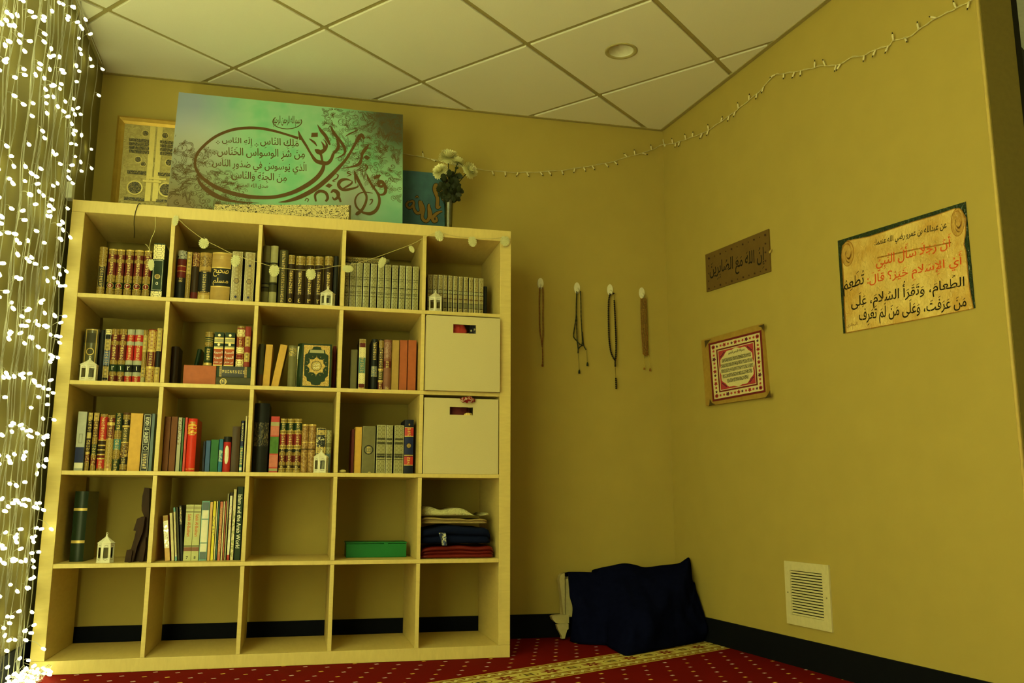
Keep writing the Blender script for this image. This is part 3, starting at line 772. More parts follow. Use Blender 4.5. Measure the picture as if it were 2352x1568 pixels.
row(2, 2, K, 800, 0.075, [
 (780, 925, 485, 'short green and gold book standing on the flat books, second-row second cube', dict(cover=L('dgreen'), bands=[(0, .16, GV), (.20, .22, GOLD), (.26, .28, GOLD), (.30, .44, GV), (.50, .86, T_('dgreen')), (.92, 1, GOLD)])),
 (950, 1118, 492, 'left of two green volumes with red lower panels, standing on flat books', sira_style(1)),
 (1142, 1318, 497, 'right of two green volumes with red lower panels, standing on flat books', sira_style(2)),
 (1350, 1494, 382, 'red book with white-gold filigree beside the red-panelled volumes', dict(cover=L('wine'), bands=[(0, .05, GV), (.30, .48, T_('wine')), (.08, .26, ornate('white_gold_on_red', COL['wine'], (.80, .70, .32), 170, .10, 'damask2')), (.52, .68, ornate('white_gold_on_red', COL['wine'], (.80, .70, .32), 170, .10, 'damask2')), (.82, 1, ornate('white_gold_on_red', COL['wine'], (.80, .70, .32), 170, .10, 'damask2'))], lines=[(.28, .50, .8, GOLD, .001), (.71, .79, .8, GOLD, .001)])),
 (1500, 1600, 388, 'faded red book pressed against the divider, second-row second cube', dict(cover=plain('faded_red', (.26, .04, .03), .5), bands=[(.25, .50, D('maroon')), (.65, .88, D('dbrown'))])),
], zf=zo - zf2 + 0.0006)
# third cube
K = (570, 700, 7.465)
R = row(2, 3, K, 1000, 0.075, [
 (165, 268, 665, 'dull olive book with a brown foot at the left, second-row third cube', dict(cover=L('dolive'), bands=[(.70, 1, L('brown'))])),
 (262, 396, 680, 'upright plain ochre book in the second-row third cube', dict(cover=L('orange'), soft=True, group='two plain ochre books')),
 (430, 560, 680, 'ochre book leaning to the right in the second-row third cube', dict(cover=L('orange'), soft=True, group='two plain ochre books')),
 (688, 826, 695, 'olive leather book left of the large green cover, second-row third cube', dict(cover=L('olive'), bands=[(.05, .25, V_('olive'))])),
 (832, 884, 712, 'slim book showing white page edges beside the large green cover', dict(cover=L('white'), bands=[(.3, .9, V_('lolive'))], soft=True)),
])
lean(R[1], 2.2); lean(R[2], 9.5); R[2].location.x -= 0.006; R[1].location.x -= .003
# the volume shown face out
p0 = on_y(570 + 893/7.465, 700 + 1405/7.465, 0.05); p1 = on_y(570 + 1440/7.465, 700 + 690/7.465, 0.07)
bw = p1.x - p0.x; bh = p1.z - cellz(2) - 0.001
root = empty('book', (p0.x, 0.05, cellz(2) + 0.0052), 'large dark green book shown face out, with a gold sun medallion', 'book')
root.rotation_euler = (math.radians(-6), 0, 0)
b = MB(); b.bbox(0, bw, 0, .004, 0, bh, .001); b.bbox(0, bw, .036, .040, 0, bh, .001); b.tube([(0.002, .02, 0), (.002, .02, bh)], .0195, 12); b.build('cover', L('dgreen'), root)
b = MB(); b.box(.004, bw-.004, .0045, .0355, .003, bh-.004); b.build('page_block', PAPER, root)
gm = ornate('gold_cover_print', (.62, .45, .12), (.40, .22, .04), 150, .05, 'damask', .45)
MM = Matrix(((1, 0, 0, 0), (0, 0, -1, 0), (0, 1, 0, 0), (0, 0, 0, 1)))   # sheet xy -> xz, normal to -y
b = MB()
mx, my = .0085, .007; Xa, Xb, Za, Zb = mx, bw-mx, my, bh-my
cxm = bw/2; czm = bh*0.49
b.poly([(Xa, Za), (Xb, Za), (Xb, Zb), (Xa, Zb)], MM, .0004, 0)
W2, H2 = (Xb-Xa), (Zb-Za)
def fx(t): return Xa + W2*t
def fz(t): return Zb - H2*t
half = [(.50, .03), (.64, .04), (.68, .10), (.80, .115), (.84, .20), (.95, .24), (.96, .50), (.95, .75), (.86, .80), (.84, .88), (.70, .91), (.66, .97), (.5, .985)]
out = half + [(1-q[0], q[1]) for q in half[::-1][1:-1]]
b.poly([(fx(q[0]), fz(q[1])) for q in out][::-1], MM, .0008, 1)
b.poly([(fx(.22), fz(.19)), (fx(.78), fz(.19)), (fx(.76), fz(.115)), (fx(.24), fz(.115))], MM, .0012, 4)
n8 = [((.36 if i % 2 == 0 else .285)*W2*math.cos(i*math.pi/8+math.pi/8*0), (.36 if i % 2 == 0 else .285)*W2*math.sin(i*math.pi/8)) for i in range(16)]
b.poly([(cxm+q[0], czm+q[1]) for q in n8], MM, .0012, 0)
for i in range(16):
    t_ = i*math.pi/8 + math.pi/16*(0); ca, sa = math.cos(t_), math.sin(t_); r0, r1 = .37*W2, .43*W2
    b.poly([(cxm+r0*ca-.0012*sa, czm+r0*sa+.0012*ca), (cxm+r0*ca+.0012*sa, czm+r0*sa-.0012*ca), (cxm+r1*ca, czm+r1*sa)], MM, .0012, 0)
for rr, mi_, zz in ((.205, 2, .0015), (.185, 3, .0018)):
    b.poly([(cxm+rr*W2*math.cos(i*math.pi/12), czm+rr*W2*math.sin(i*math.pi/12)) for i in range(24)], MM, zz, mi_)
put_text(b, '\u0627\u0644\u0642\u0631\u0622\u0646', lambda x, y: MM @ Vector((x, y, .0022)), cxm-.15*W2, cxm+.15*W2, czm, czm+.11*W2, 5)
put_text(b, '\u0627\u0644\u0643\u0631\u064a\u0645', lambda x, y: MM @ Vector((x, y, .0022)), cxm-.14*W2, cxm+.14*W2, czm-.13*W2, czm-.02*W2, 5)
b.build('cover_ornament', [gm, L('dgreen'), L('black'), D('dolive'), S('lolive'), WHITEINK], root)
o = row(2, 3, K, 1000, 0.13, [(1452, 1505, 705, 'dark red book behind the face-out green cover, second-row third cube', dict(cover=L('maroon'), depth=.15))])
# fourth cube
K = (770, 720, 4.02)
row(2, 4, K, 500, 0.085, [
 (143, 200, 332, 'low olive book at the left of the second-row fourth cube', dict(cover=L('olive'), bulge=.001, lines=[(.02, .98, .8, L('dolive'), .001)])),
 (216, 277, 235, 'slim cream, maroon and green ornamented spine, second-row fourth cube', dict(cover=L('dbrown'), bulge=.001, bands=[(0, .08, GV), (.08, .16, L('maroon')), (.16, .36, ornate('cream_on_brown', COL['maroon'], (.75, .66, .34), 150, .10, 'damask2')), (.36, .66, S('dkteal')), (.66, .86, ornate('cream_on_brown', COL['maroon'], (.75, .66, .34), 150, .10, 'damask2')), (.86, .93, L('maroon')), (.93, 1, D('maroon'))], lines=[(0.005, .995, .94, plain('pale_foil', (0.60, 0.56, 0.34), 0.3), .001)])),
 (333, 388, 235, 'black book with a block of gold writing at its head, second-row fourth cube', dict(cover=L('black'), bands=[(.06, .40, S('black')), (.52, .72, V_('slate'))])),
 (399, 444, 238, 'slim dark maroon book with gold bands, second-row fourth cube', dict(cover=L('dbrown'), bands=[(.02, .16, GV), (.16, .55, S('dbrown')), (.56, .60, GOLD, 1), (.60, .76, S('dolive')), (.78, .82, GOLD, 1), (.82, 1, S('maroon'))])),
 (448, 517, 240, 'mauve-brown book with a maroon title square, second-row fourth cube', dict(cover=L('mauve'), bands=[(.05, .36, ornate('mauve_relief', COL['mauve'], (.34, .19, .13), 70, .06, 'damask')), (.41, .54, S('maroon')), (.90, .97, S('mauve'))])),
 (520, 588, 245, 'plain tan book between the mauve and brick-red ones, second-row fourth cube', dict(cover=L('tan'), soft=True)),
 (591, 664, 245, 'left of two plain brick-red books, second-row fourth cube', dict(cover=L('brick'), soft=True, group='two plain brick-red books')),
 (668, 747, 245, 'right of two plain brick-red books, second-row fourth cube', dict(cover=L('brick'), soft=True, group='two plain brick-red books')),
])

# ---- row 3
K = (140, 900, 7.467)
row(3, 1, K, 800, 0.085, [
 (262, 412, 335, 'silver book with a navy lower band, first in the third-row left cube', dict(cover=L('silver'), bulge=.001, bands=[(.60, .86, L('navy')), (.86, .95, L('white')), (.95, 1, L('silver'))], lines=[(.38, .53, .45, L('grey'), .003)])),
 (436, 508, 355, 'slim dark spine with gold writing, second in the third-row left cube', dict(cover=L('dbrown'), bands=[(0, .12, D('olive')), (.12, .34, S('black')), (.34, .44, D('lolive')), (.46, .66, S('dbrown')), (.67, .71, GOLD, 1), (.71, .85, S('maroon')), (.85, 1, GV)])),
 (532, 622, 355, 'brown-gold spine turning green low down, third-row left cube', dict(cover=L('dbrown'), bands=[(0, .14, D('brown')), (.14, .42, S('brown')), (.42, .54, GV), (.54, .72, S('dgreen')), (.72, .78, GV), (.78, .90, S('maroon')), (.90, 1, GV)])),
 (638, 766, 375, 'red book with black panels and gold rules, third-row left cube', dict(cover=L('red'), bands=[(0, .05, GV), (.05, .45, S('red')), (.45, .47, GOLD, 1), (.47, .54, L('dbrown')), (.54, .56, GOLD, 1), (.56, .62, L('dbrown')), (.62, .64, GOLD, 1), (.64, .70, L('dbrown')), (.70, .72, GOLD, 1), (.72, .77, L('maroon')), (.77, .79, GOLD, 1), (.79, .95, S('red')), (.95, 1, GV)])),
 (770, 898, 395, 'gold spine with a maroon title panel, third-row left cube', dict(cover=L('tan'), bands=[(0, .05, GV), (.05, .13, S('maroon')), (.13, .18, GOLD, 1), (.18, .43, S('maroon')), (.43, .86, ornate('gold_fine', (.50, .37, .11), (.28, .17, .035), 220, .06, 'damask2')), (.86, .95, D('wine')), (.95, 1, GOLD)], lines=[(.185, .425, .8, GOLD, .001)])),
 (904, 1024, 362, 'green book with two gold panels, third-row left cube', dict(cover=L('dgreen'), bands=[(0, .30, S('dgreen')), (.30, .45, GV), (.45, .63, S('dkteal')), (.63, .79, GV), (.79, 1, S('dgreen'))])),
 (1032, 1158, 350, 'brown leather book with gold arches top and bottom, third-row left cube', dict(cover=L('brown'), bands=[(.04, .12, GV), (.12, .22, S('black')), (.22, .25, GOLD, 1), (.26, .50, S('dolive')), (.50, .52, GOLD, 1), (.52, .75, V_('brown')), (.76, .88, S('black')), (.88, .97, GV)])),
 (1166, 1384, 365, 'broad plain ochre spine, third-row left cube', dict(cover=L('orange'), soft=True)),
 (1396, 1526, 372, 'black book with a cream-lined frame and block lettering, third-row left cube', dict(cover=L('black'), bulge=.001, lines=[(.02, .54, .84, WHITEINK, .0012), (.54, .66, .84, WHITEINK, .0012), (.66, .985, .84, WHITEINK, .0012)], bands=[(.05, .52, L('black')), (.68, .96, S('black'))], discs=[(.60, .55, L('black'), WHITEINK)], texts=[('RIYADH \u00b7 US \u00b7 SALEHEEN', .06, .51, .52, WHITEINK, 'fit')])),
 (1532, 1592, 370, 'slim grey-blue book against the divider, third-row left cube', dict(cover=L('slate'), soft=True)),
])
K = (360, 910, 7.84)
bandtxt = [('\u2014', 0, 0, 0, 0)]
rr_ = row(3, 2, K, 900, 0.085, [
 (104, 226, 365, 'left of two plain brown books, third-row second cube', dict(cover=plain('warm_brown', (.17, .06, .018), .6), soft=True, group='two plain brown books')),
 (230, 348, 365, 'right of two plain brown books, third-row second cube', dict(cover=plain('warm_brown', (.17, .06, .018), .6), soft=True, group='two plain brown books')),
 (358, 432, 380, 'slim grey-white booklet with a brown title, third-row second cube', dict(cover=plain('grey_white', (.40, .38, .27), .5), soft=True, bands=[(.05, .5, ornate('brown_print', (.40, .38, .27), (.16, .08, .02), 110, .06, 'script'))])),
 (438, 476, 390, 'slim green booklet, third-row second cube', dict(cover=plain('mid_green', (.06, .15, .05), .5), soft=True)),
 (482, 530, 380, 'slim bright red booklet, third-row second cube', dict(cover=plain('bright_red', (.60, .06, .035), .45), soft=True)),
 (534, 700, 398, 'thick bright red book with a gold title block, third-row second cube', dict(cover=plain('scarlet', (.62, .035, .018), .4), bands=[(.09, .29, ornate('scarlet_gold_lines', (.62, .035, .018), (.75, .45, .06), 60, .10, 'script', stretch=(.35, 1, 2))), (.93, .955, ornate('scarlet_gold_lines', (0,0,0), (0,0,0)))], lines=[(.065, .075, .6, GOLD, .002), (.30, .31, .6, GOLD, .002)], depth=.19)),
 (836, 880, 812, 'small navy book in shadow beside the blue one, third-row second cube', dict(cover=L('dblue'), soft=True)),
 (884, 970, 795, 'small plain blue book, third-row second cube', dict(cover=L('blue'), soft=True)),
 (972, 1118, 780, 'small thick green book, third-row second cube', dict(cover=L('green'), soft=True)),
 (1122, 1196, 770, 'small teal-blue book with a pale emblem, third-row second cube', dict(cover=L('teal'), soft=True, bands=[(.33, .68, ornate('pale_emblem', COL['teal'], (.25, .40, .30), 70, .07, 'damask'))])),
 (1200, 1334, 725, 'small red book with a black head and white oval panel, third-row second cube', dict(cover=L('red'), bands=[(0, .15, L('black'))], lines=[], discs=[])),
 (1350, 1492, 540, 'dark brown book with a dull gilt edge, third-row second cube', dict(cover=plain('umber', (.055, .030, .010), .4), bulge=.002)),
 (1496, 1562, 437, 'navy and green book titled down its spine, third-row second cube', dict(cover=L('navy'), bulge=.0, bands=[(.40, .5, L('navy')), (.50, 1, L('dkteal')), (.53, .86, T_('dkteal')), (.90, .96, L('white'))], texts=[('ISLAM IN FOCUS', .05, .40, .55, plain('cream_ink', (.70, .60, .25), .5), 'fit')])),
 (1572, 1606, 356, 'thin cream booklet against the divider, third-row second cube', dict(cover=L('cream'), soft=True)),
])
q = rr_[10]    # the white oval panel on the small red book
ch = [c for c in q.children if c.name.startswith('cover')][0]; zs = [v.co.z for v in ch.data.vertices]; hb = max(zs); ww = max(v.co.x for v in ch.data.vertices)
b = MB(); sh = []
for i in range(24):
    t_ = i*math.pi/12; sh.append((ww*.52*math.cos(t_), hb*.49 + hb*.18*math.sin(t_) + (hb*.08 if math.sin(t_) > 0 else -hb*.08)))
yo_ = lambda x: min(0.010, 2*ww*0.27)*(x/ww)**2 - .0005
b.add([(x, yo_(x), y) for x, y in sh] + [(0, yo_(0), hb*.49)], [((i+1) % 24, i, 24) for i in range(24)], 0)
b.build('oval_panel', L('white'), q)
K = (560, 900, 7.467)
mv = dict(cover=L('black'), bands=[(0, .08, GV), (.02, .03, GOLD, 1), (.07, .08, GOLD, 1), (.08, .22, S('dgreen')), (.22, .28, GV), (.22, .23, GOLD, 1), (.275, .285, GOLD, 1), (.285, .49, S('wine')), (.49, .56, GV), (.49, .50, GOLD, 1), (.55, .56, GOLD, 1), (.56, .62, S('black')), (.62, .68, GV), (.68, .80, S('maroon')), (.80, .86, GV), (.86, .91, S('dbrown')), (.91, 1, GV), (.91, .92, GOLD, 1), (.96, .97, GOLD, 1)], group='three black and maroon volumes with gold rules')
lb = dict(cover=plain('gold_brown_leather', (.24, .12, .03), .4), bands=[(0, .03, GOLD), (.03, .97, ornate('brown_relief', (.24, .12, .03), (.40, .24, .07), 60, .05, 'vine')), (.36, .38, GOLD), (.50, .52, L('dbrown')), (.60, .61, GOLD)], group='two small brown leather books')
row(3, 3, K, 800, 0.10, [
 (145, 418, 192, 'large black book with two upright lines of faint gold writing, third-row third cube', dict(cover=L('black'), bands=[(.28, .62, ornate('faint_upright_writing', COL['black'], (.15, .12, .05), 190, .05, 'script', stretch=(.9, 1, .25)))])),
 (448, 604, 420, 'red book printed with pink flowers and green leaves, third-row third cube', dict(cover=plain('pink_red', (.50, .05, .045), .55), soft=True, bands=[(.10, .17, L('lolive')), (.17, .34, plain('flower_pink', (.55, .17, .12), .6, var=.3)), (.36, .66, plain('leaf_print_green', (.07, .17, .03), .6, var=.4)), (.68, .90, plain('flower_pink', (.55, .17, .12), .6, var=.3)), (.92, .97, L('lolive'))])),
 (618, 728, 452, 'left of three black and maroon volumes with gold rules, third-row third cube', mv),
 (738, 858, 455, 'middle of three black and maroon volumes with gold rules, third-row third cube', mv),
 (862, 988, 455, 'right of three black and maroon volumes with gold rules, third-row third cube', mv),
 (996, 1104, 555, 'left of two small brown leather books, third-row third cube', lb),
 (1112, 1236, 555, 'right of two small brown leather books, third-row third cube', lb),
 (1242, 1412, 615, 'cream book with black scrollwork behind the lantern, third-row third cube', dict(cover=L('brown'), bulge=.001, bands=[(.0, 1, ornate('cream_black_scrolls', (.50, .44, .22), COL['black'], 60, .08, 'damask')), (.05, .16, D('black')), (.42, .56, D('dbrown'))], lines=[(.01, .99, .9, GOLD, .0012)])),
 (1416, 1502, 655, 'grey-gold book against the divider behind the lantern, third-row third cube', dict(cover=L('lolive'), bands=[(0, .27, SV), (.29, .40, L('olive')), (.42, .55, SV), (.55, 1, L('slate'))])),
])
K = (770, 720, 4.02)
def ov(g): return dict(cover=L('dolive'), bulge=.0015, bands=[(0, 1, SV), (.27, .31, L('dolive')), (.35, .40, L('dolive')), (.59, .63, L('dolive')), (.64, .67, L('black')), (.70, .72, L('dolive'))], lines=[(.015, .985, .92, plain('pale_foil', (0.60, 0.56, 0.34), 0.3), 0.0011)], group=g)
row(3, 4, K, 1250, 0.075, [
 (150, 178, 1062, 'thin dark red book at the left of the third-row fourth cube', dict(cover=L('maroon'), soft=True, dy=.03)),
 (180, 243, 1046, 'plain orange book, third-row fourth cube', dict(cover=L('orange'), soft=True)),
 (248, 368, 1040, 'wide olive book with a dark round emblem, third-row fourth cube', dict(cover=L('olive'), bulge=.001, discs=[(.50, .74, S('olive'), L('black'))], lines=[(.01, .99, .96, L('lolive'), .001)])),
 (380, 466, 1026, 'first of three olive-silver volumes, left of the slim one, third-row fourth cube', ov('three olive and silver volumes')),
 (470, 528, 1030, 'slim olive-silver volume between two wider ones, third-row fourth cube', ov('three olive and silver volumes')),
 (543, 632, 1030, 'olive-silver volume next to the navy book, third-row fourth cube', ov('three olive and silver volumes')),
 (638, 720, 980, 'navy book with two red labels and a gold medallion, third-row fourth cube', dict(cover=L('dblue'), bulge=.002, bands=[(.14, .15, GOLD), (.15, .30, T_('red')), (.30, .315, GOLD), (.33, .64, L('navy')), (.65, .665, GOLD), (.68, .83, T_('red')), (.83, .845, GOLD)], discs=[(.09, .28, GV, L('dblue')), (.48, .62, GV, L('dblue'))])),
])

# ---- row 4
K = (110, 1090, 6.816)
o = row(4, 1, K, 800, 0.12, [(378, 590, 258, 'tall dark green book with two gold bands standing alone, fourth-row left cube', dict(cover=plain('blackish_green', (.014, .025, .010), .3), bands=[(.24, .28, GOLD), (.70, .74, GOLD)], depth=.20, bulge=.006, texts=[]))])
K = (330, 1090, 7.128)
R = row(4, 2, K, 1350, 0.10, [
 (350, 438, 665, 'glossy foil-covered booklet leaning at the left, fourth-row second cube', dict(cover=L('red'), bands=[(0, .12, L('tan')), (.12, .72, FOIL), (.72, 1, L('peach'))], soft=True)),
 (456, 508, 625, 'thin cream booklet leaning behind the foil one, fourth-row second cube', dict(cover=L('cream'), soft=True)),
 (514, 552, 535, 'thin pale booklet with teal ends leaning left, fourth-row second cube', dict(cover=L('white'), bands=[(0, .08, L('lteal')), (.08, .9, L('cream')), (.92, 1, L('lteal'))], soft=True)),
 (560, 596, 530, 'thin dark booklet leaning in shadow, fourth-row second cube', dict(cover=L('dolive'), soft=True)),
 (606, 646, 500, 'thin black booklet leaning beside the pale green volumes, fourth-row second cube', dict(cover=L('black'), bands=[(.02, .35, V_('dolive'))], soft=True)),
])
for o, d_ in zip(R, (-6.5, -6, -5.5, -5.5, -5)): lean(o, d_)
bk = dict(cover=L('pgreen'), bulge=.001, bands=[(.03, .08, L('lolive')), (.12, .14, L('olive')), (.73, .75, L('dolive')), (.76, .83, L('mauve')), (.83, 1, L('pgreen'))])
row(4, 2, K, 1000, 0.10, [
 (668, 792, 490, 'left of two pale green volumes titled in red, fourth-row second cube', dict(bk, texts=[('Sahih Al-Bukhari', .17, .57, .45, REDINK, 'fit'), ('7', .92, .97, .3, BLACKINK)], group='two pale green volumes')),
 (798, 914, 492, 'right of two pale green volumes titled in red, fourth-row second cube', dict(bk, texts=[('Sahih Al-Bukhari', .17, .57, .45, REDINK, 'fit'), ('8', .92, .97, .3, BLACKINK)], group='two pale green volumes')),
 (924, 1050, 430, 'grey-teal ring binder spine with three white labels, fourth-row second cube', dict(cover=L('lteal'), bulge=.001, bands=[(.02, .15, L('slate')), (.15, .97, L('dkteal')), (.155, .30, L('white')), (.315, .70, L('white')), (.715, .855, L('white')), (.86, .98, L('slate'))], lines=[(.005, .995, .97, L('lteal'), .0022)])),
 (1056, 1106, 445, 'slim peach book beside the yellow one, fourth-row second cube', dict(cover=L('peach'), soft=True)),
 (1110, 1160, 435, 'slim bright yellow book, fourth-row second cube', dict(cover=L('yellow'), soft=True, bands=[(.25, .6, ornate('yellow_print', COL['yellow'], (.2, .15, .02), 90, .05, 'script'))])),
 (1163, 1190, 432, 'thin cream booklet right of the yellow book, fourth-row second cube', dict(cover=L('cream'), soft=True)),
 (1192, 1216, 428, 'thin dark teal booklet, fourth-row second cube', dict(cover=L('dkteal'), soft=True)),
 (1222, 1272, 440, 'slim salmon-orange book, fourth-row second cube', dict(cover=L('salmon'), soft=True, bands=[(.1, .9, ornate('salmon_print', (.58, .25, .09), (.3, .12, .05), 90, .04, 'script'))])),
 (1276, 1306, 438, 'thin cream booklet with a red edge, fourth-row second cube', dict(cover=L('cream'), soft=True)),
 (1308, 1332, 432, 'thin red-striped booklet, fourth-row second cube', dict(cover=L('salmon'), soft=True)),
 (1336, 1364, 312, 'thin tall olive booklet behind the white ones, fourth-row second cube', dict(cover=L('lolive'), soft=True)),
 (1370, 1428, 290, 'tall white book with a red square at its foot, fourth-row second cube', dict(cover=L('white'), bulge=.0, bands=[(0, .05, L('dbrown')), (.05, .92, L('white')), (.2, .55, ornate('red_print_on_white', COL['white'], (.45, .2, .1), 150, .04, 'script', stretch=(2, 1, .4))), (.92, 1, plain('label_red', (.40, .04, .025), .5))])),
 (1432, 1486, 235, 'tall cream book left of the dark green one, fourth-row second cube', dict(cover=L('cream'), soft=True, bands=[(.3, .95, ornate('cream_print', COL['cream'], (.3, .3, .1), 40, .05, 'vine'))])),
 (1490, 1602, 195, 'tall dark green book with a white English title, fourth-row second cube', dict(cover=L('dgreen'), bulge=.0, texts=[('Islam and the Arab World', .11, .84, .58, WHITEINK, 'fit')], depth=.22)),
])

for o in list(C.objects):
    if 'half' in o: del o['half']
# ------------------------------------------------------------------ things standing in the bookshelf
def glass_mat(name, tint=(0.9, 0.92, 0.85), refl=0.10):
    m = bpy.data.materials.new(name); m.use_nodes = True; nt = m.node_tree
    for n in list(nt.nodes): nt.nodes.remove(n)
    out = nt.nodes.new('ShaderNodeOutputMaterial'); mx = nt.nodes.new('ShaderNodeMixShader'); tr = nt.nodes.new('ShaderNodeBsdfTransparent'); gl = nt.nodes.new('ShaderNodeBsdfGlossy')
    fr = nt.nodes.new('ShaderNodeFresnel'); ad = nt.nodes.new('ShaderNodeMath'); ad.operation = 'ADD'; ad.inputs[1].default_value = refl
    fr.inputs['IOR'].default_value = 1.45; tr.inputs['Color'].default_value = (*tint, 1); gl.inputs['Roughness'].default_value = 0.04
    nt.links.new(fr.outputs[0], ad.inputs[0]); nt.links.new(ad.outputs[0], mx.inputs[0]); nt.links.new(tr.outputs[0], mx.inputs[1]); nt.links.new(gl.outputs[0], mx.inputs[2]); nt.links.new(mx.outputs[0], out.inputs[0])
    return m
M_GLASS = glass_mat('lantern_glass', refl=0.03)
M_LAN = plain('white_enamel', (0.74, 0.70, 0.52), 0.4)
M_HOLE = plain('punched_holes', (0.08, 0.06, 0.02), 0.8)
def lantern():
    """six-sided tin lantern, 1 unit = its height"""
    root = empty('lantern')
    R_, hb = 0.285, 0.63
    P6 = [(R_*math.cos(i*math.pi/3), R_*math.sin(i*math.pi/3)) for i in range(6)]
    b = MB(); b.prism([(q[0]*1.04, q[1]*1.04) for q in P6], 0, .02)
    t = .018
    for i in range(6):
        p, q = Vector((*P6[i], 0)), Vector((*P6[(i+1) % 6], 0)); d = (q-p); ln = d.length; d.normalize(); nn = Vector((d.y, -d.x, 0))
        def pan(a0, a1, z0, z1):
            c = [p + d*(ln*a0), p + d*(ln*a1), p + d*(ln*a1) - nn*t, p + d*(ln*a0) - nn*t]
            b.add([v + Vector((0, 0, z0)) for v in c] + [v + Vector((0, 0, z1)) for v in c], [(0, 3, 2, 1), (4, 5, 6, 7), (0, 1, 5, 4), (1, 2, 6, 5), (2, 3, 7, 6), (3, 0, 4, 7)], 0)
        pan(0, .2, .02, hb); pan(.8, 1, .02, hb); pan(.2, .8, .02, .14); pan(.2, .8, .50, hb)
        for z_ in (.085, .565):
            for k in range(5):      # punched dots in an arc
                u_ = .28 + .11*k; zz = z_ + .018*(1 if z_ > .3 else -1)*abs(k-2)*-.5
                c = p + d*(ln*u_) + nn*.0015
                b.add([c + d*.012 + Vector((0, 0, zz)), c + Vector((0, 0, zz+.016)), c - d*.012 + Vector((0, 0, zz)), c + Vector((0, 0, zz-.016))], [(0, 1, 2, 3)], 1)
    b.build('lantern_body', [M_LAN, M_HOLE], root)
    b = MB(); b.lathe([(R_*1.08, hb), (R_*1.08, hb+.012), (R_*.72, hb+.085), (R_*.40, hb+.155), (R_*.2, hb+.20), (.035, hb+.23), (.035, hb+.275), (.0, hb+.285)], 6, smooth=False); b.build('lantern_roof', M_LAN, root)
    b = MB(); b.tube([(0.028*math.cos(i*math.pi/8), 0, hb+.315+.035*math.sin(i*math.pi/8)) for i in range(17)], .009, 6); b.build('ring', M_LAN, root)
    b = MB()
    for i in range(6):
        p, q = Vector((*P6[i], 0))*.955, Vector((*P6[(i+1) % 6], 0))*.955; d = q-p
        c = [p + d*.19, p + d*.81]
        b.add([c[0] + Vector((0, 0, .13)), c[1] + Vector((0, 0, .13)), c[1] + Vector((0, 0, .51)), c[0] + Vector((0, 0, .51))], [(0, 1, 2, 3)], 0)
    b.build('glass', M_GLASS, root)
    return root
def dup(root):
    r = root.copy(); C.objects.link(r)
    for ch in list(root.children):
        c_ = ch.copy(); C.objects.link(c_); c_.parent = r
        for g_ in ch.children: e_ = g_.copy(); C.objects.link(e_); e_.parent = c_
    return r
first = None
for (u0, u1, vt, vb, r_, ys, rot, lab) in [
    (735, 769, 657.5, 700, 1, 0.045, 8, 'small white lantern at the right end of the third top cube'),
    (983, 1016, 665, 714, 1, 0.045, 20, 'small white lantern at the left end of the top right cube'),
    (181, 224, 818, 873.5, 2, 0.045, 30, 'small white lantern in the second-row left cube'),
    (719, 753.5, 1030, 1089, 3, 0.045, 12, 'small white lantern before the cream book, third-row third cube'),
    (219, 258, 1223, 1290, 4, 0.035, 12, 'small white lantern alone on the floor of the fourth-row left cube')]:
    p = on_y((u0+u1)/2, vb, ys); zt = on_y((u0+u1)/2, vt, ys).z
    if first is None: o = first = lantern()
    else: o = dup(first)
    h_ = (zt - cellz(r_)) / .985
    o.location = (p.x, ys + (0.0 if r_ != 4 else 0.02), cellz(r_) + 0.0005); wd_ = (on_y(u1, vb, ys).x - on_y(u0, vb, ys).x)
    o.scale = (wd_/.575, wd_/.575, h_); o.rotation_euler = (0, 0, math.radians(rot))
    tag(o, lab, 'lantern', 'small white lanterns on the bookshelf')

# fabric storage boxes
M_BOX = Mat('oatmeal_canvas', .9, 0, .1); t_ = M_BOX.noise(1, 2, M_BOX.stretch((900, 900, 300)))
M_BOX.color(M_BOX.mix(t_, (.50, .42, .22), (.62, .53, .29))).bump(t_, .2, .0006); M_BOX = M_BOX.m
def storage_box(r_, yf, ztop, hole, lab):
    x0, x1 = cellx(5) + .004, cellx(5) + CELL - .004; z0 = cellz(r_) + .0008
    root = empty('storage_box', (x0, yf, z0), lab, 'storage box', 'oatmeal canvas boxes in the right column')
    W_, H_ = x1-x0, ztop-z0; d = .36; th = .006
    hx0, hx1, hz0, hz1 = hole[0]-x0, hole[1]-x0, hole[2]-z0, hole[3]-z0
    b = MB()
    xs, zs = [0, hx0, hx1, W_], [0, hz0, hz1, H_]
    for i in range(3):
        for j in range(3):
            if i == 1 and j == 1: continue
            b.add([(xs[i], 0, zs[j]), (xs[i+1], 0, zs[j]), (xs[i+1], 0, zs[j+1]), (xs[i], 0, zs[j+1])], [(0, 1, 2, 3)], 0)
            b.add([(xs[i], th, zs[j]), (xs[i+1], th, zs[j]), (xs[i+1], th, zs[j+1]), (xs[i], th, zs[j+1])], [(3, 2, 1, 0)], 0)
    for (a_, c_) in (((hx0, hz0), (hx1, hz0)), ((hx1, hz0), (hx1, hz1)), ((hx1, hz1), (hx0, hz1)), ((hx0, hz1), (hx0, hz0)), ((W_, 0), (0, 0)), ((0, 0), (0, H_)), ((0, H_), (W_, H_)), ((W_, H_), (W_, 0))):
        b.add([(a_[0], 0, a_[1]), (c_[0], 0, c_[1]), (c_[0], th, c_[1]), (a_[0], th, a_[1])], [(3, 2, 1, 0)], 0)
    b.build('front_panel', M_BOX, root)
    b = MB(); b.box(0, th, th, d, 0, H_); b.box(W_-th, W_, th, d, 0, H_); b.box(th, W_-th, d-th, d, 0, H_); b.box(th, W_-th, th, d-th, 0, th); b.build('box_body', M_BOX, root)

    return root
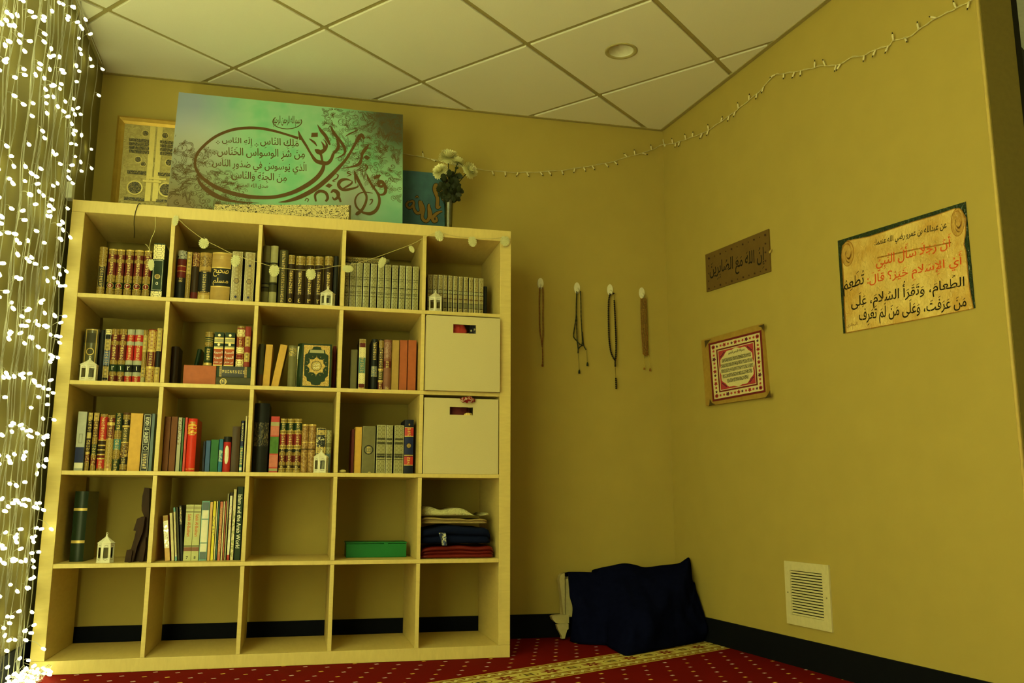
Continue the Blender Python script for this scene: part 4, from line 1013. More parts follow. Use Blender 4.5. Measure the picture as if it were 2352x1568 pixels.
def crumple(name, lab, cat, c, r3, m, seed, amp=.18, group=None):
    """a bundle of cloth: a lumpy folded ball"""
    from mathutils import noise as nz
    bm = bmesh.new(); bmesh.ops.create_icosphere(bm, subdivisions=4, radius=1)
    for q in bm.verts:
        k = 1 + amp*(abs(nz.noise(q.co*1.7 + Vector((seed, 0, 0))))*2 - .6) + amp*.5*nz.noise(q.co*4.2 + Vector((0, seed, 0)))
        q.co = Vector((q.co.x*r3[0]*k, q.co.y*r3[1]*k, q.co.z*r3[2]*k))
    b = MB(); b.bm(bm, 0, True); o = b.build(name, m); o.location = c
    return tag(o, lab, cat, group)
M_REDC = plain('dark_red_cloth', (.50, .05, .035), .9); M_PLUM = plain('dark_plum_cloth', (.16, .03, .03), .9); M_MUST = plain('mustard_cloth', (.75, .52, .14), .9)
M_STRIPE = ornate('striped_cloth', (.5, .44, .22), (.02, .02, .03), 60, .16, 'vine')
p = on_y(1041, 764, -.022); q = on_y(1093.5, 746.5, -.022)
storage_box(2, -.022, on_y(1065, 727, -.022).z, (p.x, q.x, p.z, q.z), 'oatmeal canvas storage box pushed into the second cube of the right column')
zc = (p.z+q.z)/2
crumple('cloth_bundle', 'dark red cloth seen through the hand hole of the upper canvas box', 'cloth', (p.x+.020, .040, zc-.005), (.052, .038, .06), M_REDC, 3)
crumple('cloth_bundle', 'black and cream cloth seen through the hand hole of the upper canvas box', 'cloth', (q.x+.012, .038, zc-.002), (.030, .030, .05), M_STRIPE, 8)
p = on_y(1033, 952, .004); q = on_y(1086.5, 935.5, .004)
storage_box(3, .004, on_y(1065, 915, .004).z, (p.x, q.x, p.z, q.z), 'oatmeal canvas storage box in the third cube of the right column, red bag poking out')
zc = (p.z+q.z)/2
crumple('cloth_bundle', 'plum cloth seen through the hand hole of the lower canvas box', 'cloth', (p.x+.03, .075, zc-.01), (.07, .035, .055), M_PLUM, 5)
crumple('cloth_bundle', 'mustard cloth seen through the hand hole of the lower canvas box', 'cloth', (q.x-.018, .026, zc-.022), (.024, .010, .018), M_MUST, 6)
M_BAG = ornate('red_plastic_film', (.20, .010, .010), (.45, .28, .20), 45, .04, 'vine', .15)
pb = on_y(1071, 915, .02)
crumple('plastic_bag', 'crinkled red plastic bag bulging over the rim of the lower canvas box', 'bag', (pb.x, -.0105, pb.z - .008), (.034, .0085, .013), M_BAG, 9, .35)

# folded cloths in the fourth cube of the right column
from mathutils import noise as nz
def folded(lab, x0, x1, z0, z1, y0, y1, layers, m, seed, wav=.006, cat='cloth', slope=0.0):
    """cloth folded into layers whose round folds face the room"""
    prof = []; hgt = (z1-z0)/layers
    for k in range(layers):
        zc_ = z0 + hgt*(k+.5)
        for i in range(7):
            t = -math.pi/2 + math.pi*i/6
            prof.append((y0 + .012 - hgt*.55*math.cos(t) + .006*((k*7+seed) % 3), zc_ + hgt*.5*math.sin(t)*.985))
    prof = [(y1, z0)] + prof + [(y1, z1)]
    n = 40; b = MB(); vs = []
    for i in range(n+1):
        s_ = i/n; x = x0 + (x1-x0)*s_
        e_ = min(1.0, min(s_, 1-s_)*9); sq = math.sqrt(max(0, 1-(1-e_)**2))
        for (y, z) in prof:
            v = Vector((x*6, y*6, z*14 + seed))
            zz = z0 + (z-z0)*(.55+.45*sq)
            hgt_k = (z-z0)/(z1-z0)
            vs.append((x, y + .02*(1-sq) + wav*1.2*nz.noise(v), max(z0, zz + hgt_k*(wav*2*nz.noise(Vector((x*9, seed, 0))) + slope*(s_-.5)))))
    k = len(prof)
    fs = [(i*k+j, i*k+j+1, (i+1)*k+j+1, (i+1)*k+j) for i in range(n) for j in range(k-1)] + [(i*k+k-1, i*k, (i+1)*k, (i+1)*k+k-1) for i in range(n)]
    fs += [list(range(k))[::-1], list(range(n*k, (n+1)*k))]
    b.add(vs, fs, 0, True); o = b.build('folded_cloth', m); return tag(o, lab, cat, 'folded cloths in one cube')
cz = cellz(4); X0, X1 = cellx(5) + .006, cellx(5) + CELL - .006
def zpx(y): return on_y(1050, 1100 + y/5.6, .06).z
M_DENIM = plain('navy_cloth', (.0035, .006, .026), .95, 0, .08); M_TANC = plain('sand_cloth', (.34, .24, .09), .9); M_FLEECE = Mat('white_fleece', 1, 0, .05)
f_ = M_FLEECE.noise(150, 4); M_FLEECE.color(M_FLEECE.mix(f_, (.42, .40, .18), (.62, .58, .30))).bump(f_, .9, .006); M_FLEECE = M_FLEECE.m
z1 = zpx(860); folded('glossy dark red folded cloth at the bottom of the pile in the fourth-row right cube', X0, X1 - .006, cz + .001, z1, .03, .33, 3, plain('red_satin', (.12, .008, .005), .35), 1, .008, slope=.006)
z2 = zpx(600); folded('navy folded cloth on the red one in the fourth-row right cube', X0, X1 - .022, z1 + .011, z2 - .004, .035, .32, 2, M_DENIM, 2, .010, slope=-.006)
z3 = zpx(505); folded('crumpled sand-coloured cloth under the white fleece in the fourth-row right cube', X0 + .01, X1 - .03, z2 + .010, z3 - .002, .05, .30, 3, M_TANC, 4, .010, slope=-.012)
z4 = zpx(395); folded('fluffy white fleece on top of the pile in the fourth-row right cube', X0 + .008, X1 - .022, z3 + .012, z4, .07, .31, 1, M_FLEECE, 7, .020)
b = MB(); vs = []
for i in range(7):
    for j in range(9):
        vs.append((.030*(i/6-.5)*(1 - .3*j/8) + .012*j/8, -.004*math.sin(i*1.1+j*.5), -.052*j/8))
b.add(vs, [(i*9+j, (i+1)*9+j, (i+1)*9+j+1, i*9+j+1) for i in range(6) for j in range(8)], 0, True)
b.add([(v[0], v[1]+.0012, v[2]) for v in vs], [(i*9+j, i*9+j+1, (i+1)*9+j+1, (i+1)*9+j) for i in range(6) for j in range(8)], 0, True)
o = b.build('cloth_strip', ornate('blue_fringed_cloth', (.02, .035, .11), (.40, .38, .26), 45, .05, 'vine')); pq = on_y(760+1430/5.6, 1100+690/5.6, .01); o.location = (pq.x, .010, pq.z)
tag(o, 'pale-edged blue cloth end hanging down over the red folded cloth', 'cloth')

# green box
M_GREEN = plain('green_card', (.010, .145, .030), .5, scale=9)
yb = .17; p0 = on_y(760+200/5.6, 1240, yb); p1 = on_y(760+975/5.6, 1240, yb); zt = on_y(870, 1100+810/5.6, yb).z
gb = empty('green_box', (p0.x, yb, cz + .0005), 'flat green lidded box alone in the fourth-row fourth cube', 'box')
w_, h_ = p1.x-p0.x, zt-cz
b = MB(); b.bbox(0, w_, 0, .14, 0, h_-.007, .0015); b.build('box_body', M_GREEN, gb)
b = MB(); b.bbox(-.0015, w_+.0015, -.0015, .142, h_-.0055, h_, .001); b.build('lid', M_GREEN, gb)
b = MB(); b.bbox(w_*.62, w_*.69, -.0018, .001, h_-.012, h_-.001, .0005); b.build('tab', M_GREEN, gb)

# folded wooden book stand in the fourth-row left cube
M_WALNUT = Mat('carved_walnut', .6, 0, .15); g_ = M_WALNUT.noise(1, 5, M_WALNUT.stretch((60, 60, 9)), 1.0)
M_WALNUT.color(M_WALNUT.mix(g_, (.010, .005, .002), (.050, .020, .006))); M_WALNUT = M_WALNUT.m
def cr(x, y, yy): return on_y(110 + x/6.816, 1090 + y/6.816, yy)
st = empty('book_stand', (cellx(1) + CELL - .05, .07, cz + .0005), 'carved dark wooden folding book stand leaning against the divider, fourth-row left cube', 'book stand')
so = Vector(st.location)
def plank(pts, ya, yb_, nm):
    q = [cr(x, y, ya) for x, y in pts]
    lim = cellx(1) + CELL - .003
    pl = [(min(v.x, lim)-so.x, max(v.z, cz + .0008)-so.z) for v in q]
    b = MB(); b.prism(pl, 0, yb_-ya, 0, Matrix(((1, 0, 0, 0), (0, 0, 1, ya-so.y), (0, 1, 0, 0), (0, 0, 0, 1)))); return b.build(nm, M_WALNUT, st)
plank([(1530, 1385), (1290, 1385), (1330, 1150), (1400, 1000), (1500, 640), (1468, 560), (1466, 480), (1480, 330), (1510, 200), (1545, 205), (1590, 215), (1580, 620), (1560, 900)], .085, .145, 'plank')
plank([(1195, 1388), (1232, 1180), (1300, 1165), (1350, 1000), (1378, 880), (1338, 872), (1395, 690), (1470, 655), (1520, 660), (1480, 900), (1400, 1110), (1330, 1385)], .05, .082, 'plank')
plank([(1255, 1388), (1285, 1200), (1305, 1180), (1322, 1195), (1290, 1388)], .035, .049, 'foot')
plank([(1425, 1385), (1450, 1150), (1500, 1000), (1530, 980), (1525, 1150), (1480, 1385)], .06, .084, 'foot')

# pebbles
M_ST = plain('pale_stone', (.42, .34, .13), .8, scale=30)
for (u, v, rr, lab) in ((787, 1083.5, .0125, 'larger pale pebble at the left of the third-row fourth cube'), (848.5, 1086.5, .006, 'tiny yellowish pebble before the wide olive book, third-row fourth cube')):
    p = on_y(u, v, .03); b = MB(); b.ball((0, 0, 0), rr, 0, 3, (1.15, .8, .62)); o = b.build('pebble', M_ST); o.location = (p.x, .03, cellz(3) + rr*.62); tag(o, lab, 'pebble')

# leaf garland
M_CORD = plain('pale_cord', (.55, .47, .20), .7); M_LEAF = Mat('pale_leaf', .45, 0, .4)
n_ = M_LEAF.noise(70, 2); M_LEAF.color(M_LEAF.mix(n_, (.44, .43, .20), (.64, .60, .31))); M_LEAF = M_LEAF.m
ga = empty('leaf_garland', (.9, -.01, 1.7), 'garland of small pale split leaves strung across the top row of cubes', 'garland')
go = Vector(ga.location)
def cordpath(px, y):
    return catmull([on_y(u, v, y) for u, v in px], 5)
for px_ in ([(357, 497), (356, 528), (346, 552), (344, 578), (347, 592)], [(333, 560), (341, 568), (346, 590)],
            [(403, 500), (412, 505), (430, 522), (465, 548), (500, 566), (536, 584), (566, 594), (596, 603), (626, 612), (660, 617), (700, 620), (740, 617), (770, 611), (800, 609), (835, 600), (872, 588), (905, 576), (945, 561), (972, 547), (1004, 534), (1045, 542), (1083, 546), (1122, 548), (1158, 545)]):
    b = MB(); b.tube([v - go for v in cordpath(px_, -.010)], .0011, 5); b.build('cord', M_CORD, ga)
def leaf_mesh():
    b = MB(); out = []
    N_ = 240
    for i in range(N_):
        a_ = 2*math.pi*i/N_                       # 0 = tip (down)
        base = .5*(1 + .10*math.cos(a_)) * (1 - .32*math.exp(-((math.pi-a_)/.28)**2))
        s_ = abs(a_ if a_ < math.pi else 2*math.pi-a_)
        k = 1.0
        for c_ in (.55, .95, 1.35, 1.75, 2.15):
            k -= .42*math.exp(-((s_-c_)/.030)**2)
        out.append((base*k*math.sin(a_)*.92, -base*k*math.cos(a_)))
    n = len(out)
    fr_ = [(x, -.02 + .10*(x*x), z) for x, z in out]; bk_ = [(x, -.005 + .10*(x*x), z) for x, z in out]
    vs = [(0, -.045, 0)] + fr_ + [(0, -.02, 0)] + bk_
    fs = [(0, 1+(i+1) % n, 1+i) for i in range(n)] + [(n+1, n+2+i, n+2+(i+1) % n) for i in range(n)] + [(1+i, 1+(i+1) % n, n+2+(i+1) % n, n+2+i) for i in range(n)]
    b.add(vs, fs, 0)
    b.tube([(0, -.03, .5), (0, -.055, .1), (0, -.055, -.3), (0, -.03, -.52)], .02, 5)
    for s_ in (-1, 1):
        for z_ in (.30, .12, -.06, -.22): b.tube([(0, -.05, z_), (s_*.34*(1-abs(z_)*.4), -.028, z_-.12)], .012, 4)
    return b
lm = leaf_mesh(); proto = None
for (u, v, wpx, hpx, rot, yaw) in [(347, 606, 15, 28, 5, 55), (403, 505, 15, 26, -5, 40), (468, 557, 24, 25, 0, 0), (541, 597, 22, 28, -3, 10), (630, 620, 25, 28, -4, 0), (714, 628, 24, 26, 4, 0), (799, 616, 26, 17, 0, 0), (878, 601, 17, 27, -22, 20), (945, 571, 12, 18, 30, 30), (1008, 540, 20, 26, 20, -15), (1085, 553, 20, 25, 8, 0), (1160, 552, 23, 24, 0, 0)]:
    if proto is None: o = proto = lm.build('leaf', M_LEAF, ga)
    else: o = proto.copy(); C.objects.link(o); o.parent = ga
    p = on_y(u, v, -.012); sx = (on_y(u+wpx/2, v, -.012) - on_y(u-wpx/2, v, -.012)).length; sz = (on_y(u, v+hpx/2, -.012) - on_y(u, v-hpx/2, -.012)).length
    o.location = p - go; o.scale = (sx*1.05, min(sx, .03), sz); o.rotation_euler = (0, math.radians(-rot), 0)

# black cable dropping over the top edge
M_BLK = plain('black_plastic', (.008, .008, .007), .4)
cb = empty('black_cable', on_y(345, 465, .0), 'thin black cable hanging over the top edge into the top-left cube', 'cable'); co = Vector(cb.location); ztop = SW*HZ
pts = [Vector((on_y(352, 464, .1).x, .10, ztop + .005)), Vector((on_y(330, 464, .03).x, .03, ztop + .004)), on_y(319, 468, -.006), on_y(313, 480, -.006), on_y(309, 497, -.004), on_y(308, 515, .03), on_y(309, 532, .10), on_y(308, 546, .16)]
b = MB(); b.tube([p - co for p in catmull(pts, 6)], .0016, 6); b.build('wire', M_BLK, cb)
b = MB(); x_ = on_y(352, 464, .1).x; b.bbox(x_ - co.x, x_ + .07 - co.x, .07 - co.y, .12 - co.y, ztop + .0006 - co.z, ztop + .016 - co.z, .004); b.build('plug', M_BLK, cb)
# ------------------------------------------------------------------ on top of the bookshelf
ZT = SW*HZ
def quad_fn(c00, c10, c11, c01):
    """bilinear sheet: (0,0) lower left .. (1,1) upper right"""
    return lambda x, y: (c00*(1-x) + c10*x)*(1-y) + (c01*(1-x) + c11*x)*y
# gilt framed picture of an embossed golden door
YF = .44
def fp(x, y, off=0): return on_y(200 + x/4.612, 160 + y/4.612, YF - off)
tl = fp(315, 475); bl = fp(222, 1400); x0 = tl.x; x1 = x0 + .50
gf = empty('framed_picture', (x0, YF, ZT + .0006), 'gold framed picture of an ornate golden door standing at the left of the bookshelf top', 'picture'); fo = Vector(gf.location)
Wf, Hf, bwid = x1-x0, tl.z-ZT, .036
M_GF = Mat('gilded_frame', .32, .55, .5); gn = M_GF.noise(30, 3); M_GF.color(M_GF.mix(gn, (.42, .25, .035), (.58, .38, .07))); M_GF = M_GF.m
b = MB()
prof = [(0, .030), (.004, 0), (.012, -.004), (.024, .006), (.030, .010), (.036, .014), (.036, .034), (0, .034)]
def frame_side(a, c, n_in):
    """mitred moulding from a to c; prof (inward, depth)"""
    d = (c-a).normalized(); vs = []
    for (u, dep) in prof: vs.append(a + n_in*u + d*u + Vector((0, dep, 0)))
    for (u, dep) in prof: vs.append(c + n_in*u - d*u + Vector((0, dep, 0)))
    k = len(prof); b.add(vs, [(i, (i+1) % k, k+(i+1) % k, k+i) for i in range(k)], 0)
A, B_, C_, D_ = Vector((0, 0, 0)), Vector((Wf, 0, 0)), Vector((Wf, 0, Hf)), Vector((0, 0, Hf))
frame_side(A, B_, Vector((0, 0, 1))); frame_side(B_, C_, Vector((-1, 0, 0))); frame_side(C_, D_, Vector((0, 0, -1))); frame_side(D_, A, Vector((1, 0, 0)))
b.build('frame', M_GF, gf)
M_EMB = Mat('embossed_gold', .30, .35, .6); e1 = M_EMB.noise(55, 4, None, 1.2); e2 = M_EMB.noise(240, 2)
M_EMB.color(M_EMB.mix(e1, (.20, .145, .03), (.56, .46, .16))).bump(e1 + e2*.5, .8, .004); M_EMB = M_EMB.m
b = MB(); b.box(.035, Wf-.035, .016, .020, .03, Hf-.035); b.build('picture_sheet', M_EMB, gf)
M_INS = ornate('dark_gold_inscription', (.035, .028, .010), (.36, .28, .08), 190, .045, 'script', .4)
M_RIM = plain('raised_gold', (.62, .50, .17), .3, .4)
b = MB()
def disc(x, y, r, hole=True):
    c = fp(x, y, -.015) - fo; rr = r/4.612*4.4/FPX
    q = [(rr*math.cos(i*math.pi/12), rr*math.sin(i*math.pi/12)) for i in range(24)]
    b.prism(q, 0, .002, 1, Matrix(((1, 0, 0, c.x), (0, 0, -1, c.y), (0, 1, 0, c.z), (0, 0, 0, 1))))
    b.prism([(s*.82, t*.82) for s, t in q], .002, .0028, 0, Matrix(((1, 0, 0, c.x), (0, 0, -1, c.y), (0, 1, 0, c.z), (0, 0, 0, 1))))
def bar(xa, xb, ya, yb_, m=0, th=.002):
    p, q = fp(xa, yb_, -.015) - fo, fp(xa, ya, -.015) - fo; q.x = (fp(xb, ya, -.015) - fo).x
    b.box(min(p.x, q.x), max(p.x, q.x), p.y-th, p.y, p.z, q.z, m)
for (x, y, r) in ((620, 676, 36), (828, 700, 36), (540, 952, 36), (870, 985, 40), (596, 1000, 30), (505, 1250, 76), (840, 1272, 76)): disc(x, y, r)
for k in range(4): bar(445, 660, 724+40*k, 756+40*k); bar(772, 985, 748+40*k, 780+40*k)
bar(425, 630, 1062, 1100); bar(750, 960, 1088, 1122); bar(390, 610, 1345, 1378); bar(730, 950, 1370, 1400)
bar(668, 672, 590, 1395, 1, .001); bar(745, 749, 600, 1395, 1, .001); bar(590, 790, 1168, 1188, 1, .004); bar(635, 840, 1138, 1158, 1, .005); bar(640, 660, 1132, 1195, 1, .006)
b.build('raised_medallions', [M_INS, M_RIM], gf)

# the big turquoise canvas with brown calligraphy
YB, YT = .17, .285
def cp(x, y, k=4.2, ox=380, oy=200):
    """a place on the canvas plane, from the detail view"""
    return hit(ox + x/k, oy + y/k, CN, CD)
lean_ = (YT-YB)/.62
CN = Vector((0, 1, -lean_)); CD = YB - lean_*ZT
tlc, trc = cp(140, 65), cp(2290, 268); brc = cp(2287, 1305); blc = cp(0, 1132)
xa = (tlc.x + blc.x)/2; xb = (trc.x + brc.x)/2; ztop_ = (tlc.z + trc.z)/2
up = Vector((0, lean_, 1)).normalized(); nrm = Vector((0, -1, lean_)).normalized()
cv0 = Vector((xa, YB, ZT + .0048)); Wc = xb-xa; Hc = (ztop_-ZT)/up.z
cvs = empty('calligraphy_canvas', cv0, 'large turquoise canvas with sweeping brown calligraphy leaning on top of the bookshelf', 'canvas')
CM = Matrix(((1, up.x*0, nrm.x, 0), (0, up.y, nrm.y, 0), (0, up.z, nrm.z, 0), (0, 0, 0, 1)))
a = Mat('canvas_paint', .55, 0, .3)
ge = a.nt.nodes.new('ShaderNodeSeparateXYZ'); a.nt.links.new(a.coord('Generated'), ge.inputs[0]); gx_, gz_ = X(a.nt, ge.outputs[0]), X(a.nt, ge.outputs[2])
n1 = a.noise(4.5, 2); n2 = a.noise(9, 2)
c_ = a.mix(n1, (.22, .50, .29), (.35, .56, .38)); 
c_ = a.mix(((n2-.45)*3.0).maxi(0.0).mini(.6), c_, (.12, .48, .24))
def spot(cx, cz_, rx_, rz_):
    dx = (gx_-cx)/rx_; dz = (gz_-cz_)/rz_; return (1.0 - (dx*dx+dz*dz).sqrt()).maxi(0.0).mini(1.0)
c_ = a.mix((spot(0.0, .9, .30, .7)*1.3).mini(.95), c_, (.27, .32, .46))
c_ = a.mix(spot(.08, .55, .25, .35)*.8, c_, (.52, .52, .45))
c_ = a.mix(spot(.0, .0, .45, .75)*1.3, c_, (.22, .17, .09))
c_ = a.mix((spot(1.0, 1.02, .30, .62)*1.5).mini(.92), c_, (.060, .042, .020))
c_ = a.mix(spot(.78, .22, .20, .40)*.9, c_, (.30, .29, .27))
c_ = a.mix(spot(.97, .1, .18, .3)*.8, c_, (.16, .36, .28))
a.color(c_); a.bump(a.noise(500, 1), .1, .0006)
b = MB(); vs = [Vector((0, 0, -.018)), Vector((Wc, 0, -.018)), Vector((Wc, Hc, -.018)), Vector((0, Hc, -.018)), Vector((0, 0, 0)), Vector((Wc, 0, 0)), Vector((Wc, Hc, 0)), Vector((0, Hc, 0))]
b.add([CM @ v for v in vs], [(3, 2, 1, 0), (4, 5, 6, 7), (0, 1, 5, 4), (1, 2, 6, 5), (2, 3, 7, 6), (3, 0, 4, 7)], 0); b.build('canvas_sheet', a.m, cvs)
CI = Matrix(((1, 0, 0), (0, up.y, nrm.y), (0, up.z, nrm.z))).inverted()
def c2(x, y, k=4.2, ox=380, oy=200):
    q = CI @ (cp(x, y, k, ox, oy) - cv0); return (q.x, q.y)
SC = (c2(1000, 600)[0] - c2(0, 600)[0])/1000          # metres per detail pixel
M_BRN = plain('brown_paint', (.115, .062, .020), .5); M_OUT = plain('dark_line_paint', (.10, .065, .022), .6)
brush = MB()
def stroke(pts, z=.0006, n=7, k=4.2, ox=380, oy=200):
    """pts: (x, y, full width) in the detail view"""
    P = catmull([(x, y, w_) for x, y, w_ in pts], n)
    brush.ribbon([c2(q.x, q.y, k, ox, oy) for q in P], [q.z*.5*SC*4.2/k for q in P], CM, z)
# long oval tail of the seen: from the hooked end over the top, round the left, under and up to the right
stroke([(1282, 495, 34), (1180, 462, 26), (1050, 425, 30), (920, 400, 34), (780, 396, 36), (640, 415, 34), (500, 470, 32), (390, 550, 30), (310, 640, 28), (285, 730, 26), (300, 800, 28), (350, 870, 34), (450, 945, 42), (580, 1005, 46), (740, 1048, 46), (900, 1065, 42), (1060, 1060, 40), (1220, 1020, 44), (1360, 950, 48), (1460, 875, 46), (1515, 800, 40), (1530, 735, 28)])
stroke([(1283, 422, 6), (1292, 458, 22), (1300, 510, 18)])
stroke([(1285, 425, 4), (1310, 490, 26), (1360, 570, 26), (1400, 640, 24), (1450, 710, 40), (1505, 730, 52), (1560, 735, 44), (1598, 700, 34), (1620, 640, 30)])
stroke([(1518, 735, 22), (1508, 690, 24), (1500, 655, 26), (1480, 620, 44), (1440, 605, 14)])
stroke([(1440, 605, 8), (1480, 632, 50), (1530, 610, 40), (1556, 565, 26), (1545, 530, 14), (1520, 505, 4)])
stroke([(1502, 525, 4), (1525, 560, 24), (1535, 600, 30)])
stroke([(1385, 498, 4), (1410, 515, 22), (1440, 540, 24), (1460, 570, 8)])
brush.poly([c2(*q) for q in ((1410, 442), (1470, 440), (1470, 482), (1405, 484))][::-1], CM, .0006)
stroke([(1465, 362, 3), (1500, 420, 34), (1545, 475, 38), (1580, 545, 26), (1590, 560, 8)])
stroke([(1590, 368, 3), (1615, 425, 30), (1660, 490, 34), (1705, 545, 30), (1730, 600, 30), (1720, 650, 22), (1640, 690, 4)])
stroke([(1620, 640, 30), (1655, 605, 34), (1670, 560, 30), (1650, 500, 14)])
# the second long sweep
stroke([(1885, 462, 34), (1865, 490, 44), (1835, 540, 30), (1790, 620, 28), (1740, 700, 30), (1660, 790, 40), (1560, 890, 48), (1440, 985, 50), (1300, 1060, 46), (1180, 1100, 30), (1090, 1112, 4)])
stroke([(1880, 450, 20), (1900, 470, 40), (1912, 500, 18), (1925, 480, 4)])
stroke([(1735, 478, 4), (1780, 450, 18), (1855, 418, 4)])
stroke([(310, 865, 4), (330, 920, 30), (390, 985, 46), (480, 1045, 52), (580, 1085, 40), (720, 1110, 20), (900, 1118, 4)], .0005)
# ra / ba of "bi-rabb"
stroke([(1965, 555, 4), (1935, 590, 36), (1900, 640, 34), (1890, 690, 24), (1870, 740, 36), (1820, 765, 24), (1690, 788, 4)])
brush.poly([c2(*q) for q in ((1935, 655), (1975, 678), (1950, 708), (1908, 680))][::-1], CM, .0006)
brush.poly([c2(*q) for q in ((1575, 928), (1612, 948), (1582, 975), (1540, 955))][::-1], CM, .0006)
stroke([(1640, 835, 4), (1665, 850, 14), (1655, 880, 14), (1615, 905, 14), (1640, 912, 4)])
stroke([(1895, 822, 3), (1940, 795, 14), (1945, 760, 14), (1925, 752, 14), (1935, 775, 6)])
# "qul a'udhu"
stroke([(1820, 805, 4), (1840, 860, 34), (1880, 940, 32), (1920, 1010, 28), (1940, 1060, 24), (1930, 1120, 26), (1895, 1185, 30), (1850, 1222, 40), (1830, 1225, 4)])
stroke([(1822, 805, 4), (1828, 880, 16), (1835, 930, 10)])
stroke([(1940, 835, 8), (1960, 890, 26), (2000, 960, 26), (2040, 1015, 26), (2062, 1070, 28), (2060, 1130, 30), (2030, 1190, 36), (1980, 1220, 40), (1920, 1215, 30), (1880, 1195, 22), (1840, 1150, 22), (1830, 1090, 18), (1860, 1035, 16), (1920, 1015, 12), (2000, 1025, 8)])
stroke([(2045, 945, 40), (2075, 912, 44), (2110, 940, 36), (2125, 990, 34), (2110, 1030, 30), (2070, 1040, 20), (2050, 1020, 20)])
stroke([(2050, 950, 30), (2080, 960, 30), (2110, 945, 20)])
brush.poly([c2(*q) for q in ((2010, 860), (2050, 845), (2080, 850), (2060, 880), (2010, 892))][::-1], CM, .0006)
stroke([(1795, 905, 8), (1740, 890, 28), (1690, 905, 36), (1670, 945, 34), (1700, 985, 36), (1760, 990, 30), (1850, 965, 18), (1855, 940, 4)])
stroke([(1700, 985, 10), (1750, 960, 22), (1795, 930, 20), (1800, 905, 8)])
stroke([(1595, 1020, 10), (1625, 1000, 40), (1660, 1020, 44), (1665, 1060, 34), (1630, 1085, 24), (1610, 1060, 10)])
stroke([(1665, 1050, 24), (1680, 1080, 26), (1690, 1110, 20)])
stroke([(1452, 1105, 20), (1445, 1040, 26), (1490, 1005, 34), (1545, 1020, 32), (1565, 1070, 28), (1545, 1105, 22)])
stroke([(1800, 830, 3), (1770, 815, 10), (1755, 830, 14), (1790, 845, 12), (1750, 862, 5)])
stroke([(1970, 1090, 10), (1995, 1085, 14), (1990, 1115, 12), (1965, 1140, 5)])
stroke([(1345, 1100, 8), (1360, 1075, 10), (1380, 1085, 10), (1370, 1110, 8)])
brush.build('brush_calligraphy', M_BRN, cvs)
# small lettering inside the oval
sm = MB()
def line_on_canvas(s, xl, xr, ybl, ybr, h):
    fn = lambda x, y: CM @ Vector((*c2(xl + (xr-xl)*x, (ybl + (ybr-ybl)*x) - h*y), .0007))
    put_text(sm, s, fn, 0, 1, 0, 1, 0, keep=False)
line_on_canvas('\u0645\u064e\u0644\u0650\u0643\u0650 \u0627\u0644\u0646\u064e\u0651\u0627\u0633\u0650', 915, 1285, 588, 612, 112)
line_on_canvas('\u0625\u0650\u0644\u0670\u0647\u0650 \u0627\u0644\u0646\u064e\u0651\u0627\u0633\u0650', 545, 840, 565, 585, 100)
line_on_canvas('\u0645\u0650\u0646\u0652 \u0634\u064e\u0631\u0650\u0651 \u0627\u0644\u0648\u0633\u0648\u0627\u0633 \u0627\u0644\u062e\u064e\u0646\u064e\u0651\u0627\u0633\u0650', 500, 1345, 692, 722, 128)
line_on_canvas('\u0627\u0644\u064e\u0651\u0630\u064a \u064a\u064f\u0648\u0633\u0648\u0633\u064f \u0641\u064a \u0635\u064f\u062f\u064f\u0648\u0631\u0650 \u0627\u0644\u0646\u064e\u0651\u0627\u0633\u0650', 450, 1360, 795, 850, 130)
line_on_canvas('\u0645\u0650\u0646\u064e \u0627\u0644\u062c\u0650\u0646\u064e\u0651\u0629\u0650 \u0648\u064e\u0627\u0644\u0646\u064e\u0651\u0627\u0633\u0650', 640, 1170, 915, 945, 112)
line_on_canvas('\u0635\u062f\u0642 \u0627\u0644\u0644\u0647 \u0627\u0644\u0639\u0638\u064a\u0645', 690, 990, 985, 995, 60)
line_on_canvas('\u0628\u0633\u0645 \u0627\u0644\u0644\u0647 \u0627\u0644\u0631\u062d\u0645\u0646 \u0627\u0644\u0631\u062d\u064a\u0645', 1040, 1300, 388, 392, 112)
for (x, y) in ((507, 535), (878, 560), (472, 637)):
    for dx, dy in ((-14, 0), (14, 0), (0, -12), (0, 12)):
        sm.poly([c2(x+dx-7, y+dy), c2(x+dx, y+dy+6), c2(x+dx+7, y+dy), c2(x+dx, y+dy-6)], CM, .0007)
sm.build('small_lettering', M_BRN, cvs)
ar = [c2(1175 + 140*math.cos(t*math.pi/10) , 335 + 70*math.sin(t*math.pi/10)) for t in range(-1, 13)]
b = MB(); b.ribbon(ar, .0022, CM, .0007)
